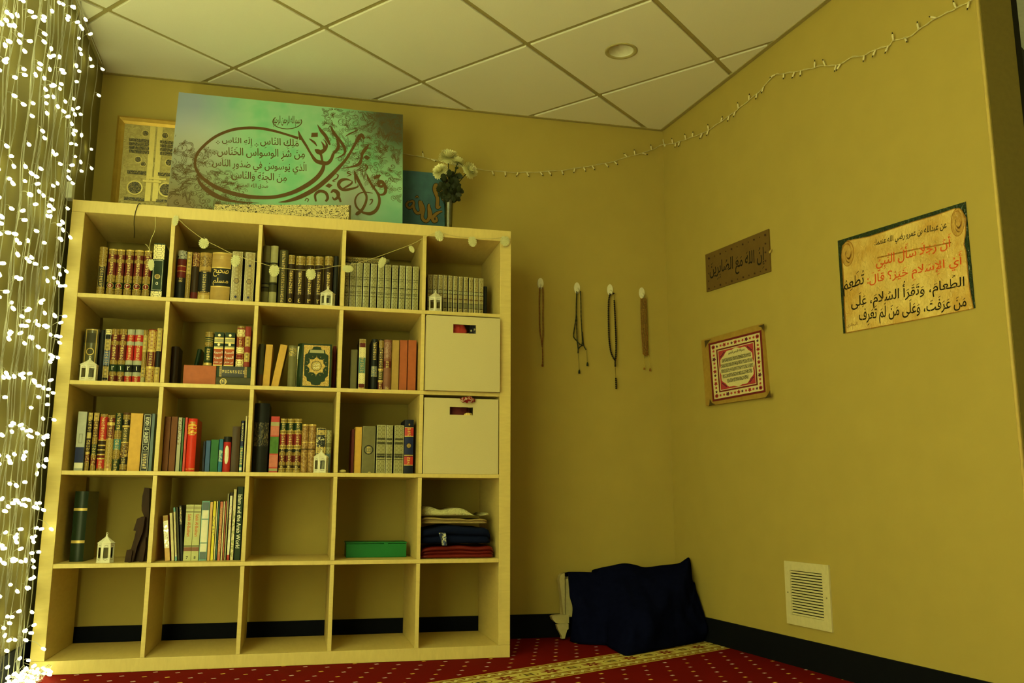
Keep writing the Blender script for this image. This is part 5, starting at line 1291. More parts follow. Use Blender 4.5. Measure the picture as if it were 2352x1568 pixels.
# drawn flowers, scrolls and scales in the lower left and upper right corners
rd = random.Random(5); dl = b
def inside(x, y): return 0.004 < x < Wc-.004 and 0.004 < y < Hc-.004
def dline(pts, wd=.00085):
    q = [p for p in pts]
    seg = []
    for p in q + [None]:
        if p is not None and inside(*p): seg.append(p)
        else:
            if len(seg) > 2: dl.ribbon(seg, wd, CM, .00045)
            seg = []
def scroll(cx, cy, r, a0, turns, sgn):
    dline([(cx + r*(1-t/22)*math.cos(a0 + sgn*turns*2*math.pi*t/20), cy + r*(1-t/22)*math.sin(a0 + sgn*turns*2*math.pi*t/20)) for t in range(21)])
def scale_(cx, cy, r, a0):
    for k in (1, .80, .56, .34): dline([(cx + r*k*math.cos(a0 + math.pi*t/12), cy + r*k*math.sin(a0 + math.pi*t/12)) for t in range(13)])
def blossom(cx, cy, r, a0, n=7):
    for i in range(n):
        t0 = a0 + math.pi*i/(n-1)*1.15 - .2
        for s_ in (-1, 1):
            dline([(cx + r*u*math.cos(t0 + s_*.20*math.sin(math.pi*u)), cy + r*u*math.sin(t0 + s_*.20*math.sin(math.pi*u))) for u in (.1, .25, .4, .55, .7, .85, 1)])
def wave(cx, cy, L_, a0):
    for o_ in (0, .010, .020):
        dline([(cx + L_*t/16*math.cos(a0) - (o_ + .02*math.sin(t*.55))*math.sin(a0), cy + L_*t/16*math.sin(a0) + (o_ + .02*math.sin(t*.55))*math.cos(a0)) for t in range(17)])
def fill(region, count):
    done = []; tries = 0
    while len(done) < count and tries < 14000:
        tries += 1
        x = rd.uniform(0, Wc); y = rd.uniform(0, Hc)
        if not region(x/Wc, y/Hc): continue
        r = rd.uniform(.013, .032)
        if any((x-p)**2 + (y-q)**2 < ((r+s_)*.66)**2 for p, q, s_ in done): continue
        done.append((x, y, r)); k = rd.random(); a0 = rd.uniform(0, 6.28)
        if k < .35: scroll(x, y, r, a0, 1.3, rd.choice((-1, 1))); scroll(x, y, r*.72, a0, 1.2, 1)
        elif k < .65: scale_(x, y, r*1.1, a0)
        elif k < .85: blossom(x, y, r*1.25, a0)
        else: wave(x, y, r*2, a0)
TRp = [(.62, 1.01), (.645, .74), (.70, .62), (.74, .48), (.80, .42), (.86, .36), (.93, .33), (.97, .26), (1.01, .28), (1.01, 1.01)]
LLp = [(-.01, .60), (.05, .62), (.10, .52), (.15, .56), (.19, .46), (.26, .36), (.31, .25), (.36, .14), (.34, -.01), (-.01, -.01)]
def inpoly(P, x, y):
    c = False; n = len(P)
    for i in range(n):
        (xa_, ya_), (xb_, yb2) = P[i], P[i-1]
        if (ya_ > y) != (yb2 > y) and x < (xb_-xa_)*(y-ya_)/(yb2-ya_) + xa_: c = not c
    return c
fill(lambda x, y: inpoly(LLp, x, y), 120)
fill(lambda x, y: inpoly(TRp, x, y), 170)
dl.build('floral_drawing', M_OUT, cvs)

# folded paper banner on the front edge
M_BAN = ornate('banner_print', (.60, .50, .22), (.03, .025, .015), 110, .038, 'script', .4, stretch=(.8, 1, 1.3))
p = [on_y(492, 476, .02), on_y(801, 500, .02), on_y(803, 472, .035), on_y(492, 463, .035)]
pb_ = empty('paper_banner', (p[0].x, .02, ZT + .0008), 'long folded paper banner printed with black script lying before the turquoise canvas', 'banner'); po = Vector(pb_.location)
b = MB(); n = 24; vs = []
for i in range(n+1):
    t = i/n; x = p[0].x + (p[1].x-p[0].x)*t; zt_ = ZT + .034 + (p[2].z - ZT - .034)*t
    for (dy, dz) in ((0, 0), (.006, (zt_-ZT)*.5), (.014, zt_-ZT), (.030, zt_-ZT+.002), (.050, (zt_-ZT)*.6), (.055, 0)):
        vs.append((x-po.x, dy + .002*math.sin(t*17), dz))
b.add(vs, [(i*6+j, (i+1)*6+j, (i+1)*6+j+1, i*6+j+1) for i in range(n) for j in range(5)] + [(i*6+5, (i+1)*6+5, (i+1)*6, i*6) for i in range(n)] + [[5, 4, 3, 2, 1, 0], [n*6+j for j in range(6)]], 0); b.build('paper', M_BAN, pb_)
b = MB(); zr = p[2].z-ZT; b.prism([(-.003, 0), (.013, zr), (.033, zr+.002), (.058, 0)], p[1].x-po.x + .0006, p[1].x-po.x+.009, 0, Matrix(((0, 0, 1, 0), (1, 0, 0, 0), (0, 1, 0, 0), (0, 0, 0, 1)))); b.build('end_cap', plain('dark_olive_card', (.07, .05, .012), .6), pb_)

# small blue canvas with outlined ochre lettering
YS = .40
def bp(x, y, off=0): return on_y(880 + x/3.459, 300 + y/3.459, YS - off)
xl_, xr_ = bp(60, 600).x, bp(492, 600).x; zt_ = (bp(160, 312).z + bp(400, 338).z)/2
bc = empty('blue_canvas', (xl_, YS, ZT + .0006), 'small blue canvas with ochre lettering outlined in black behind the flower vase', 'canvas'); bo = Vector(bc.location)
a = Mat('blue_paint', .6, 0, .3); n1 = a.noise(8, 4, a.stretch((3, 1, 1))); n2 = a.noise(22, 3)
a.color(a.mix(n2, a.mix(n1, (.035, .095, .13), (.07, .20, .21)), (.03, .075, .11)))
b = MB(); b.bbox(0, xr_-xl_, 0, .018, 0, zt_-ZT, .001); b.build('canvas_sheet', a.m, bc)
BMt = Matrix(((1, 0, 0, 0), (0, 0, -1, 0), (0, 1, 0, 0), (0, 0, 0, 1)))
def b2(x, y): q = bp(x, y) - bo; return (q.x, q.z)
kk = b2(100, 0)[0] - b2(0, 0)[0]; kk /= 100
ink, och = MB(), MB()
def bstroke(pts):
    P = catmull([(x, y, w_) for x, y, w_ in pts], 6)
    ink.ribbon([b2(q.x, q.y) for q in P], [(q.z+9)*.5*kk for q in P], BMt, .0008); och.ribbon([b2(q.x, q.y) for q in P], [q.z*.5*kk for q in P], BMt, .0014)
bstroke([(205, 560, 16), (185, 590, 18), (210, 615, 18), (240, 590, 18), (238, 560, 16), (210, 565, 14)])
bstroke([(240, 560, 10), (245, 620, 20), (270, 655, 22), (300, 640, 22), (290, 570, 20), (300, 560, 8)])
bstroke([(300, 560, 14), (320, 620, 22), (310, 690, 24), (340, 720, 24), (365, 690, 24), (362, 600, 20), (370, 585, 8)])
bstroke([(365, 600, 14), (380, 660, 18), (370, 700, 18)])
bstroke([(470, 640, 8), (430, 655, 22), (395, 690, 26), (400, 720, 22), (425, 715, 20), (420, 685, 14)])
bstroke([(455, 600, 14), (430, 610, 26), (432, 540, 26), (410, 470, 30), (420, 430, 24), (455, 470, 26), (475, 540, 22), (490, 560, 8)])
bstroke([(255, 535, 6), (270, 522, 9), (280, 535, 6)])
ink.build('lettering_outline', M_BLK, bc); och.build('lettering', plain('ochre_paint', (.22, .125, .025), .6), bc)

# vase with three chrysanthemums
YV = .26
def vp(x, y): return on_y(980 + x/7.84, 330 + y/7.84, YV)
vx = vp(395, 1200).x; ve = empty('flower_vase', (vx, YV, ZT + .0006), 'slim cut-glass vase holding three cream chrysanthemums on the bookshelf top', 'vase'); vo = Vector(ve.location)
hv = vp(395, 1000).z - ZT; rv = (vp(470, 1100).x - vp(300, 1100).x)/2
b = MB(); b.lathe([(0, .001), (rv*.72, .001), (rv*.74, .01), (rv*.78, hv*.4), (rv*.9, hv*.75), (rv*1.05, hv), (rv*.98, hv), (rv*.84, hv*.75), (rv*.72, hv*.4), (rv*.66, .016), (0, .016)], 12, smooth=False); b.build('glass', glass_mat('cut_glass', (.78, .80, .66), .10), ve)
M_STEM = plain('dark_stem', (.035, .045, .012), .6); M_LF = plain('dark_leaf', (.020, .026, .008), .55); M_PET = plain('cream_petal', (.86, .82, .46), .6)
heads = [((395, 245), 205, (0, -.55, .8)), ((250, 500), 165, (-.55, -.6, .4)), ((775, 480), 175, (.6, -.6, .35)), ((560, 330), 140, (.2, -.2, .9))]
rf = random.Random(3)
for (cx, cy), rpx, dr in heads:
    c = vp(cx, cy) - vo; R_ = rpx/7.84*4.2/FPX; ax = Vector(dr).normalized(); q = ax.to_track_quat('Z', 'Y')
    b = MB()
    for i in range(230):
        ph = i*2.39996; el = math.radians(4 + 118*math.sqrt(i/230)); ln = R_*(.72 + .28*math.sqrt(i/230))*rf.uniform(.88, 1.08)
        d0 = Vector((math.sin(el)*math.cos(ph), math.sin(el)*math.sin(ph), math.cos(el))); side = Vector((-math.sin(ph), math.cos(ph), 0))
        curl = Vector((0, 0, R_*.18)); pts = []
        for t in (0.1, .4, .7, .92, 1.0):
            pts.append(d0*(ln*t) + curl*(t*t)*(.6 if el > .9 else -.1))
        wds = [.0015, .0036, .0042, .0030, .0008]
        vs = []
        for p_, w_ in zip(pts, wds): vs += [c + q @ (p_ - side*w_), c + q @ (p_ + side*w_)]
        b.add(vs, [(2*k, 2*k+1, 2*k+3, 2*k+2) for k in range(4)], 0, True)
    b.ball(c, R_*.22, 0, 2); b.build('flower_head', M_PET, ve)
    b = MB(); base = Vector((0, 0, hv*.35)); mid = Vector((c.x*.35, c.y*.3, hv + (c.z-hv)*.45))
    b.tube(catmull([base, Vector((c.x*.05, 0, hv)), mid, c - ax*R_*.25], 5), .0022, 6)
    b.lathe([(0, -.001), (R_*.22, .004), (R_*.30, .012)], 10, 0, Matrix.Translation(c - ax*R_*.28) @ q.to_matrix().to_4x4()); b.build('stem', M_STEM, ve)
b = MB(); c = vp(540, 435) - vo; b.tube(catmull([Vector((.004, 0, hv)), c*.75 + Vector((0, 0, hv*.25)), c], 4), .0018, 5); b.ball(c, .008, 0, 2, (1.2, 1.2, .7)); b.build('bud', M_STEM, ve)
for i in range(70):
    t = rf.random(); y_ = rf.uniform(560, 1030); x_ = 430 + rf.uniform(-1, 1)*(200 - .35*abs(y_-760))
    c = vp(x_, y_) - vo + Vector((0, rf.uniform(-.035, .035), 0)); dx = (x_-400)/400
    d0 = Vector((dx*1.2 + rf.uniform(-.4, .4), rf.uniform(-.8, .5), rf.uniform(-.5, .8))).normalized(); sd = d0.cross(Vector((0, 1, .3))).normalized(); nn = d0.cross(sd)
    L_ = rf.uniform(.028, .046); b = MB(); up_, lo_ = [], []
    prof = [(0, .12), (.14, .30), (.24, .20), (.38, .42), (.48, .28), (.62, .40), (.74, .24), (.88, .22), (1, 0)]
    for (t, w_) in prof: up_.append(c + d0*L_*(t-.4) + sd*L_*w_ + nn*(-.004*t*t)); lo_.append(c + d0*L_*(t-.4) - sd*L_*w_ + nn*(-.004*t*t))
    mid = [c + d0*L_*(t-.4) + nn*(.002 - .004*t*t) for t, w_ in prof]; k = len(prof)
    b.add(up_ + mid + lo_, [(j, k+j, k+j+1, j+1) for j in range(k-1)] + [(k+j, 2*k+j, 2*k+j+1, k+j+1) for j in range(k-1)], 0, True); b.build('leaf', M_LF, ve)

# plug box on the left wall above the bookshelf
p = on_lw(166, 440, .02); b = MB(); b.bbox(-.012, .012, -.022, .022, -.036, .036, .003); o = b.build('adapter_box', plain('white_plastic', (.62, .62, .50), .4)); o.location = (lx(p.y) + .0125, p.y, p.z)
tag(o, 'small white plug box on the left wall just above the bookshelf corner', 'adapter')
# ------------------------------------------------------------------ on the back and right walls
def oval_hook(u, v, lab):
    p = on_y(u, v, YW - .004); h_ = empty('adhesive_hook', (p.x, YW - .0004, p.z), lab, 'hook', 'four white wall hooks')
    b = MB(); pf = [(.016*math.sin(math.pi*t/24*2), .030*math.cos(math.pi*t/24*2)) for t in range(24)]
    M = Matrix(((1, 0, 0, 0), (0, 0, -1, 0), (0, 1, 0, 0), (0, 0, 0, 1)))
    b.prism(pf, 0, .004, 0, M); b.prism([(x*.85, y*.9) for x, y in pf], .004, .0062, 0, M); b.build('plate', M_HK, h_)
    b = MB(); b.tube(catmull([(0, -.006, -.004), (0, -.015, -.016), (0, -.021, -.022), (0, -.024, -.014)], 5), [.006]*10 + [.005]*6, 8); b.build('prong', M_HK, h_)
    return h_
M_HK = plain('white_hook_plastic', (.74, .70, .50), .35)
def wpt(x, y, off=.012): return on_y(1160 + x/4.9, 600 + y/4.9, YW - off)
for (x, y, lab) in ((400, 250, 'white oval hook holding the brown prayer beads, nearest the bookshelf'), (811, 300, 'white oval hook holding the dark green prayer beads'), (1183, 320, 'white oval hook holding the black prayer beads'), (1540, 355, 'white oval hook holding the amber prayer beads, nearest the corner')):
    q = wpt(x, y); r_ = CAM; oval_hook(1160 + x/4.9, 600 + y/4.9, lab)
def beads(lab, mat, paths, r, tails=(), threads=(), mt=None):
    """paths of round beads in the detail view, threads and end beads"""
    q0 = wpt(*paths[0][0]); root = empty('prayer_beads', q0, lab, 'prayer beads', 'four strands of prayer beads hung on hooks'); o_ = Vector(q0)
    for k, pth in enumerate(paths):
        P = catmull([wpt(x, y, .014 + .003*(k % 3)) for x, y in pth], 10); b = MB(); acc = 0; last = P[0]; b.ball(last - o_, r, 0, 1)
        for q in P[1:]:
            while (q-last).length >= r*1.75:
                last = last + (q-last).normalized()*r*1.75; b.ball(last - o_, r, 0, 1)
        b.build('bead_string', mat, root)
    for th in threads:
        b = MB(); b.tube([wpt(x, y) - o_ for x, y in th], .0008, 5); b.build('thread', mt or mat, root)
    for (x, y, l_) in tails:
        b = MB(); c = wpt(x, y) - o_; b.lathe([(0, l_*.5), (r*.9, l_*.35), (r*1.25, 0), (r*1.4, -l_*.45), (0, -l_*.5)], 8, 0, Matrix.Translation(c)); b.build('tassel', mat, root)
    return root
beads('brown wooden prayer beads hanging nearest the bookshelf', plain('brown_bead', (.20, .075, .018), .4), [[(392, 300), (386, 420), (388, 620), (392, 780), (408, 880), (418, 960)], [(425, 300), (428, 420), (427, 620), (428, 780), (424, 880), (418, 960)], [(420, 960), (424, 1050), (424, 1150)]], .0042, [(422, 1165, .018)])
beads('dark green prayer beads with two loose tails', plain('green_bead', (.010, .020, .012), .35), [[(808, 340), (802, 480), (800, 620), (786, 720), (770, 830), (780, 865), (806, 892)], [(806, 620), (808, 760), (812, 900), (822, 970), (822, 1030)], [(850, 340), (854, 480), (856, 620), (866, 800), (868, 930), (840, 965), (824, 985)], [(870, 800), (882, 930), (900, 975), (918, 1002)], [(812, 900), (845, 935), (880, 945)]], .0040, [(835, 1240, .022), (927, 1155, .022)], [[(823, 1030), (835, 1235)], [(918, 1002), (927, 1150)]])
beads('black prayer beads in a long open loop', plain('black_bead', (.004, .004, .006), .25), [[(1190, 348), (1170, 420), (1164, 560), (1166, 720), (1172, 880), (1190, 1010), (1216, 1080), (1240, 1110), (1248, 1060), (1250, 900), (1242, 700), (1234, 540), (1228, 430)], [(1222, 362), (1224, 372)], [(1240, 1112), (1240, 1190)], [(1248, 1320), (1252, 1440)]], .0056, [], [[(1240, 1190), (1247, 1320)], [(1226, 372), (1228, 430)]])
beads('amber prayer beads bunched in several strands nearest the corner', plain('amber_bead', (.24, .10, .018), .25), [[(1530, 425), (1532, 620), (1540, 820), (1556, 1040)], [(1548, 420), (1552, 620), (1560, 820), (1574, 1050)], [(1566, 420), (1572, 620), (1580, 820), (1590, 1050)], [(1584, 420), (1592, 620), (1600, 820), (1604, 1050)], [(1556, 1040), (1580, 1058), (1606, 1048)]], .0040, [(1567, 1205, .012), (1634, 1218, .018)], [[(1562, 1050), (1567, 1200)], [(1606, 1050), (1626, 1080), (1633, 1210)]], plain('yellow_thread', (.5, .36, .05), .6))

# unlit white string lights running round the corner
M_SW = plain('white_light_wire', (.62, .55, .28), .5); M_SB = plain('white_socket', (.74, .66, .38), .4); M_TIP = plain('dark_bulb_tip', (.03, .02, .008), .3)
p0 = on_y(1524, 333, YW - .02); sl = empty('string_lights', p0, 'unlit white string lights swagged along the back and right walls', 'string lights'); so = Vector(p0)
back = [(905, 349), (950, 357), (985, 364), (1010, 370), (1050, 380), (1100, 389), (1150, 394), (1200, 396), (1250, 394), (1300, 390), (1350, 382), (1400, 373), (1450, 358), (1490, 347), (1518, 334)]
right = [(1536, 331), (1552, 328), (1575, 320), (1600, 311), (1622, 302), (1650, 283), (1680, 262), (1700, 246), (1725, 226), (1748, 206), (1776, 174), (1795, 170), (1825, 165), (1860, 158), (1885, 151), (1910, 151), (1935, 145), (1952, 133), (1985, 127), (2005, 116), (2040, 105), (2052, 93), (2085, 86), (2110, 68), (2140, 47), (2165, 34), (2190, 22), (2222, 6), (2232, 0)]
P = catmull([on_y(u, v, YW - .008) for u, v in back] + [on_rw(u, v, .008) for u, v in right], 5)
b = MB(); b.tube([q - so for q in P], .0013, 5)
b.tube([q - so + Vector((.001*math.sin(i*1.7), -.003, .003*math.sin(i*1.1))) for i, q in enumerate(P)], .0011, 5); b.build('wire', M_SW, sl)
def bulb(p, d, nrm_):
    d = (d + nrm_*.25).normalized(); b = MB(); p = p - so
    b.tube([p, p + d*.012], .0034, 8, 0); b.tube([p + d*.012, p + d*.0125, p + d*.019, p + d*.024], [.0042, .0042, .0036, .0020], 8, 0); b.tube([p + d*.0235, p + d*.027, p + d*.031], [.0024, .0024, .0008], 6, 1)
    b.build('bulb', [M_SB, M_TIP], sl)
def near(p): return min(P, key=lambda q: (q-p).length_squared)
for (x, y, s_) in [(318, 195, 1), (388, 225, 1), (875, 340, -1), (972, 345, -1), (1063, 352, -1), (1153, 352, -1), (1262, 345, -.5), (1332, 347, -1), (1428, 340, -1), (1518, 322, -1), (1603, 308, -1), (1673, 295, -1), (1775, 268, -.4), (1853, 258, -1), (1923, 190, 1), (1998, 165, 1), (2075, 180, -1), (2130, 125, .5)]:
    p = on_y(880 + x/3.459, 300 + y/3.459, YW - .014); q = near(p); d = p - q; d.y = 0
    if d.length < 1e-3: d = Vector((0, 0, s_))
    bulb(q, d.normalized(), Vector((0, -1, 0)))
nw = Vector((-1, RS, 0)).normalized()
for (ox, oy, k, lst) in ((1460, 180, 7.84, [(650, 1100), (708, 1210), (770, 1175), (885, 1040), (1025, 985), (1165, 1050), (1280, 1000), (1300, 850), (1540, 730), (1655, 785), (1765, 670), (1835, 480), (2030, 350), (2165, 350)]),
                        (1740, 0, 3.734, [(38, 765), (138, 640), (220, 660), (298, 660), (365, 645), (482, 560), (565, 540), (662, 590), (695, 560), (905, 490), (985, 490), (1095, 455), (1155, 315), (1260, 335), (1370, 210), (1515, 150), (1690, 60), (1800, 60)])):
    for (x, y) in lst:
        p = on_rw(ox + x/k, oy + y/k, .014); q = near(p); d = p - q; d = d - nw*d.dot(nw); bulb(q, d.normalized(), nw)
# the clip that holds the wire in the corner
ck = empty('wire_clip', on_y(1533, 327, YW - .012), 'white clip holding the string lights in the room corner', 'clip'); ko = Vector(ck.location)
b = MB(); c = on_y(1533, 317, YW - .006) - ko; b.ball(c, .011, 0, 2, (.55, .35, 1.7)); b.build('plate', M_HK, ck)
b = MB(); b.tube([q - ko for q in catmull([on_y(1523, 320, YW - .012), on_y(1525, 330, YW - .018), on_y(1531, 338, YW - .02), on_y(1535, 334, YW - .02)], 5)], [.0022]*6 + [.005]*6 + [.003]*4, 8); b.build('prong', M_HK, ck)

# ---- right wall pieces
UPW = Vector((0, 0, 1)); ALW = Vector((-RS, -1, 0)).normalized()   # along the wall towards the camera
class Sheet:
    """a rectangle on the right wall fitted to four corners; lx, lz local metres"""
    def __init__(s, name, lab, cat, corners, th):
        s.q = [on_rw(u, v, 0) for u, v in corners]    # TL TR BR BL
        s.o = s.q[3] - nw*0 ; s.root = empty(name, s.o + nw*.0006, lab, cat); s.th = th
        s.o = Vector(s.root.location); s.q = [v + nw*.0006 for v in s.q]
    def slab(s, name, m, t0=0.0, t1=None, inset=None):
        t1 = s.th if t1 is None else t1
        b = MB(); a_ = [v - s.o for v in s.q]
        b.add([v + nw*t0 for v in a_] + [v + nw*t1 for v in a_], [(3, 2, 1, 0), (4, 5, 6, 7)] + [(i, (i+1) % 4, 4+(i+1) % 4, 4+i) for i in range(4)], 0)
        return b.build(name, m, s.root)
def mapper(sh, ox, oy, k, off):
    return lambda x, y: on_rw(ox + x/k, oy + y/k, .0006 + off) - sh.o
# scroll poster
po_ = Sheet('scroll_poster', 'laminated parchment-scroll poster with red and black script, nearest the end of the right wall', 'poster', [(1925, 553), (2219, 463), (2241, 707), (1938, 766)], .0016)
def glossy(name, c0, c1, sc_, rough=.09):
    a = Mat(name, rough, 0, .6); n = a.noise(sc_, 4); f = a.noise(85, 2, None, .5)
    a.color(a.mix(((n-.35)*2.2).maxi(0.0).mini(1.0), c0, c1)); a.bump(f, 1.0, .006); return a.m
po_.slab('backing', glossy('dark_green_print', (.006, .022, .010), (.010, .032, .014), 9))
M_PAR = glossy('parchment_print', (.58, .34, .07), (.84, .64, .22), 9); M_CURL = glossy('scroll_curl_print', (.46, .25, .05), (.66, .42, .10), 30); M_CURLD = glossy('scroll_curl_dark', (.10, .04, .008), (.16, .07, .012), 30); M_BURN = glossy('burnt_edge_print', (.28, .12, .02), (.40, .20, .03), 20)
b = MB(); mp = mapper(po_, 1900, 440, 4.355, .0019); mq = mapper(po_, 1900, 440, 4.355, .0021); mr = mapper(po_, 1900, 440, 4.355, .0024)
def shp(pts, f, m): b.add([f(x, y) for x, y in pts], [list(range(len(pts)))[::-1]], m)
def ell(cx, cy, rx_, ry_, tilt=0, n=28): return [(cx + rx_*math.cos(t*2*math.pi/n)*math.cos(tilt) - ry_*math.sin(t*2*math.pi/n)*math.sin(tilt), cy + rx_*math.cos(t*2*math.pi/n)*math.sin(tilt) + ry_*math.sin(t*2*math.pi/n)*math.cos(tilt)) for t in range(n)]
edge_ = [(200, 488), (420, 445), (640, 372), (850, 300), (1060, 240), (1275, 165), (1340, 175), (1392, 260), (1388, 420), (1372, 520), (1392, 600), (1405, 720), (1420, 900), (1438, 1020), (1466, 1172), (1180, 1230), (900, 1285), (600, 1340), (184, 1418), (170, 1200), (165, 1050), (158, 900), (150, 760), (140, 640), (150, 540)]
shp(edge_, mp, 3); cxp, cyp = 790, 800
shp([(x + (cxp-x)*.018, y + (cyp-y)*.018) for x, y in edge_], mapper(po_, 1900, 440, 4.355, .00200), 0)
for (cx, cy, s_) in ((205, 620, 1.0), (1305, 305, 1.12)):
    shp(ell(cx, cy, 62*s_, 128*s_, .05), mapper(po_, 1900, 440, 4.355, .00215), 3); shp(ell(cx, cy+2, 56*s_, 120*s_, .05), mapper(po_, 1900, 440, 4.355, .0022), 1)
    def arc(r0, a0, a1, w_, off, m, n=26):
        o_ = []
        for t in range(n+1): a_ = a0 + (a1-a0)*t/n; r_ = r0*(1 - .62*t/n); o_.append((cx + r_*.46*s_*math.cos(a_), cy + r_*s_*math.sin(a_), w_*math.sin(math.pi*(t+.6)/(n+1.2))))
        L_ = [(x, y - q_) for x, y, q_ in o_] + [(x + q_*.35, y + q_) for x, y, q_ in o_[::-1]]
        f2 = mapper(po_, 1900, 440, 4.355, off); k = len(o_)
        b.add([f2(x, y) for x, y in L_], [(i, 2*k-1-i, 2*k-2-i, i+1) for i in range(k-1)], m)
    arc(112, -2.6, 2.2, 11*s_, .0024, 3); arc(76, -1.2, 3.6, 9*s_, .0025, 2); arc(96, 1.0, 4.0, 8*s_, .0026, 2)
fold = [(500, 655), (700, 610), (900, 565), (1080, 535), (1240, 500)]
shp(fold + [(x, y+14) for x, y in fold[::-1]][::1], mapper(po_, 1900, 440, 4.355, .0022), 3)
b.build('printed_scroll', [M_PAR, M_CURL, M_CURLD, M_BURN], po_.root)
T = MB()
def pline(s, ll, lr, ur, ul, m):
    f = mapper(po_, 1900, 440, 4.355, .0027)
    q = [f(*c) for c in (ll, lr, ur, ul)]; g = quad_fn(*q); put_text(T, s, g, 0, 1, 0, 1, m, keep=False)
pline('\u0639\u0646 \u0639\u0628\u062f\u0627\u0644\u0644\u0647 \u0628\u0646 \u0639\u0645\u0631\u0648 \u0631\u0636\u064a \u0627\u0644\u0644\u0647 \u0639\u0646\u0647\u0645\u0627:', (475, 570), (1195, 400), (1195, 290), (475, 480), 0)
pline('\u0623\u064e\u0646\u064e\u0651 \u0631\u064e\u062c\u064f\u0644\u0627\u064b \u0633\u064e\u0623\u064e\u0644\u064e \u0627\u0644\u0646\u064e\u0651\u0628\u0650\u064a\u064e\u0651', (488, 805), (1235, 600), (1235, 415), (488, 590), 1)
pline('\u0623\u064e\u064a\u064f\u0651 \u0627\u0644\u0625\u0650\u0633\u0652\u0644\u0627\u0645\u0650 \u062e\u064e\u064a\u0652\u0631\u064c\u061f \u0642\u0627\u0644\u064e:', (400, 985), (1352, 790), (1345, 590), (400, 790), 1)
pline('\u062a\u064f\u0637\u0652\u0639\u0650\u0645\u064f', (160, 1050), (368, 985), (368, 770), (160, 850), 0)
pline('\u0627\u0644\u0637\u064e\u0651\u0639\u0627\u0645\u064e\u060c \u0648\u064e\u062a\u064e\u0642\u0652\u0631\u064e\u0623\u064f \u0627\u0644\u0633\u064e\u0651\u0644\u0627\u0645\u064e\u060c \u0639\u064e\u0644\u064e\u0649', (240, 1210), (1372, 995), (1372, 785), (240, 985), 0)
pline('\u0645\u064e\u0646\u0652 \u0639\u064e\u0631\u064e\u0641\u0652\u062a\u064e\u060c \u0648\u064e\u0639\u064e\u0644\u064e\u0649 \u0645\u064e\u0646\u0652 \u0644\u064e\u0645\u0652 \u062a\u064e\u0639\u0652\u0631\u0650\u0641\u0652', (318, 1350), (1392, 1205), (1392, 1005), (318, 1140), 0)
pline('\u0627\u0644\u0628\u062e\u0627\u0631\u064a', (195, 1372), (300, 1348), (300, 1300), (195, 1322), 2)
T.build('lettering', [plain('poster_black_ink', (.012, .010, .006), .3), plain('poster_red_ink', (.62, .085, .015), .3), plain('poster_brown_ink', (.20, .10, .02), .4)], po_.root)
# brown plaque
pl_ = Sheet('script_plaque', 'narrow brown plaque with black script, above the red bordered picture on the right wall', 'plaque', [(1580+145/3.409, 500+290/3.409), (1580+640/3.409, 500+88/3.409), (1580+656/3.409, 500+420/3.409), (1580+155/3.409, 500+582/3.409)], .006)
a = Mat('brown_card', .6, 0, .3); n = a.noise(12, 4); a.color(a.mix(n, (.110, .060, .013), (.165, .095, .022)))
pl_.slab('card', a.m)
T = MB(); f = mapper(pl_, 1580, 500, 3.409, .0066)
g = quad_fn(f(172, 510), f(600, 395), f(597, 215), f(170, 345)); put_text(T, '\u0625\u0650\u0646\u064e\u0651 \u0627\u0644\u0644\u0647\u064e \u0645\u064e\u0639\u064e \u0627\u0644\u0635\u064e\u0651\u0627\u0628\u0650\u0631\u0650\u064a\u0646\u064e', g, 0, 1, 0, 1, 0, keep=False); T.build('lettering', BLACKINK, pl_.root)
b = MB()
def motif(x, y, r):
    q = [(x + r*(1 if i % 2 == 0 else .55)*math.cos(i*math.pi/8), y + r*1.1*(1 if i % 2 == 0 else .55)*math.sin(i*math.pi/8)) for i in range(16)]
    b.add([f(*p_) for p_ in q], [list(range(16))[::-1]], 0)
for i in range(11):
    t = i/10; big = 11 if i % 2 == 0 else 7
    motif(165 + (605-165)*t, 318 - (318-135)*t, big if i in (0, 10) else big*.85); motif(165 + (612-165)*t, 555 - (555-405)*t, big*.85)
for t in (.25, .5, .75): motif(163, 318 + (555-318)*t, 6); motif(607, 135 + (405-135)*t, 9)
b.build('border_motifs', plain('dark_brown_print', (.045, .018, .012), .6), pl_.root)
b = MB(); q_ = [(632, 268), (652, 240), (655, 262), (640, 280)]; b.add([f(*p_) for p_ in q_], [[3, 2, 1, 0]], 0); b.build('chipped_corner', plain('bare_card', (.42, .30, .08), .8), pl_.root)
# red bordered framed script
fr_ = Sheet('framed_script', 'square picture with red flowered border and tiny script, hung low on the right wall', 'picture', [(1580+130/3.409, 500+962/3.409), (1580+598/3.409, 500+832/3.409), (1580+650/3.409, 500+1404/3.409), (1580+166/3.409, 500+1474/3.409)], .018)
a = Mat('aged_gilt_frame', .45, .2, .4); n = a.noise(40, 4); a.color(a.mix(n, (.33, .19, .03), (.50, .32, .07))); a.bump(n, .4, .002)
fr_.slab('frame', a.m)
F = lambda off: mapper(fr_, 1580, 500, 3.409, .0182 + off)
sheet = [(160, 985), (575, 878), (608, 1364), (194, 1440)]
def lerpq(u_, v_): # u right, v down on the picture
    (a0, a1), (b0, b1), (c0, c1), (d0, d1) = sheet
    x = (a0*(1-u_) + b0*u_)*(1-v_) + (d0*(1-u_) + c0*u_)*v_; y = (a1*(1-u_) + b1*u_)*(1-v_) + (d1*(1-u_) + c1*u_)*v_; return x, y
pk = MB()
def rect(u0, u1, v0, v1, off, m): g_ = F(off); pk.add([g_(*lerpq(*c)) for c in ((u0, v0), (u1, v0), (u1, v1), (u0, v1))], [(3, 2, 1, 0)], m)
def pshape(pts, off, m): g_ = F(off); pk.add([g_(*lerpq(*c)) for c in pts], [list(range(len(pts)))[::-1]], m)
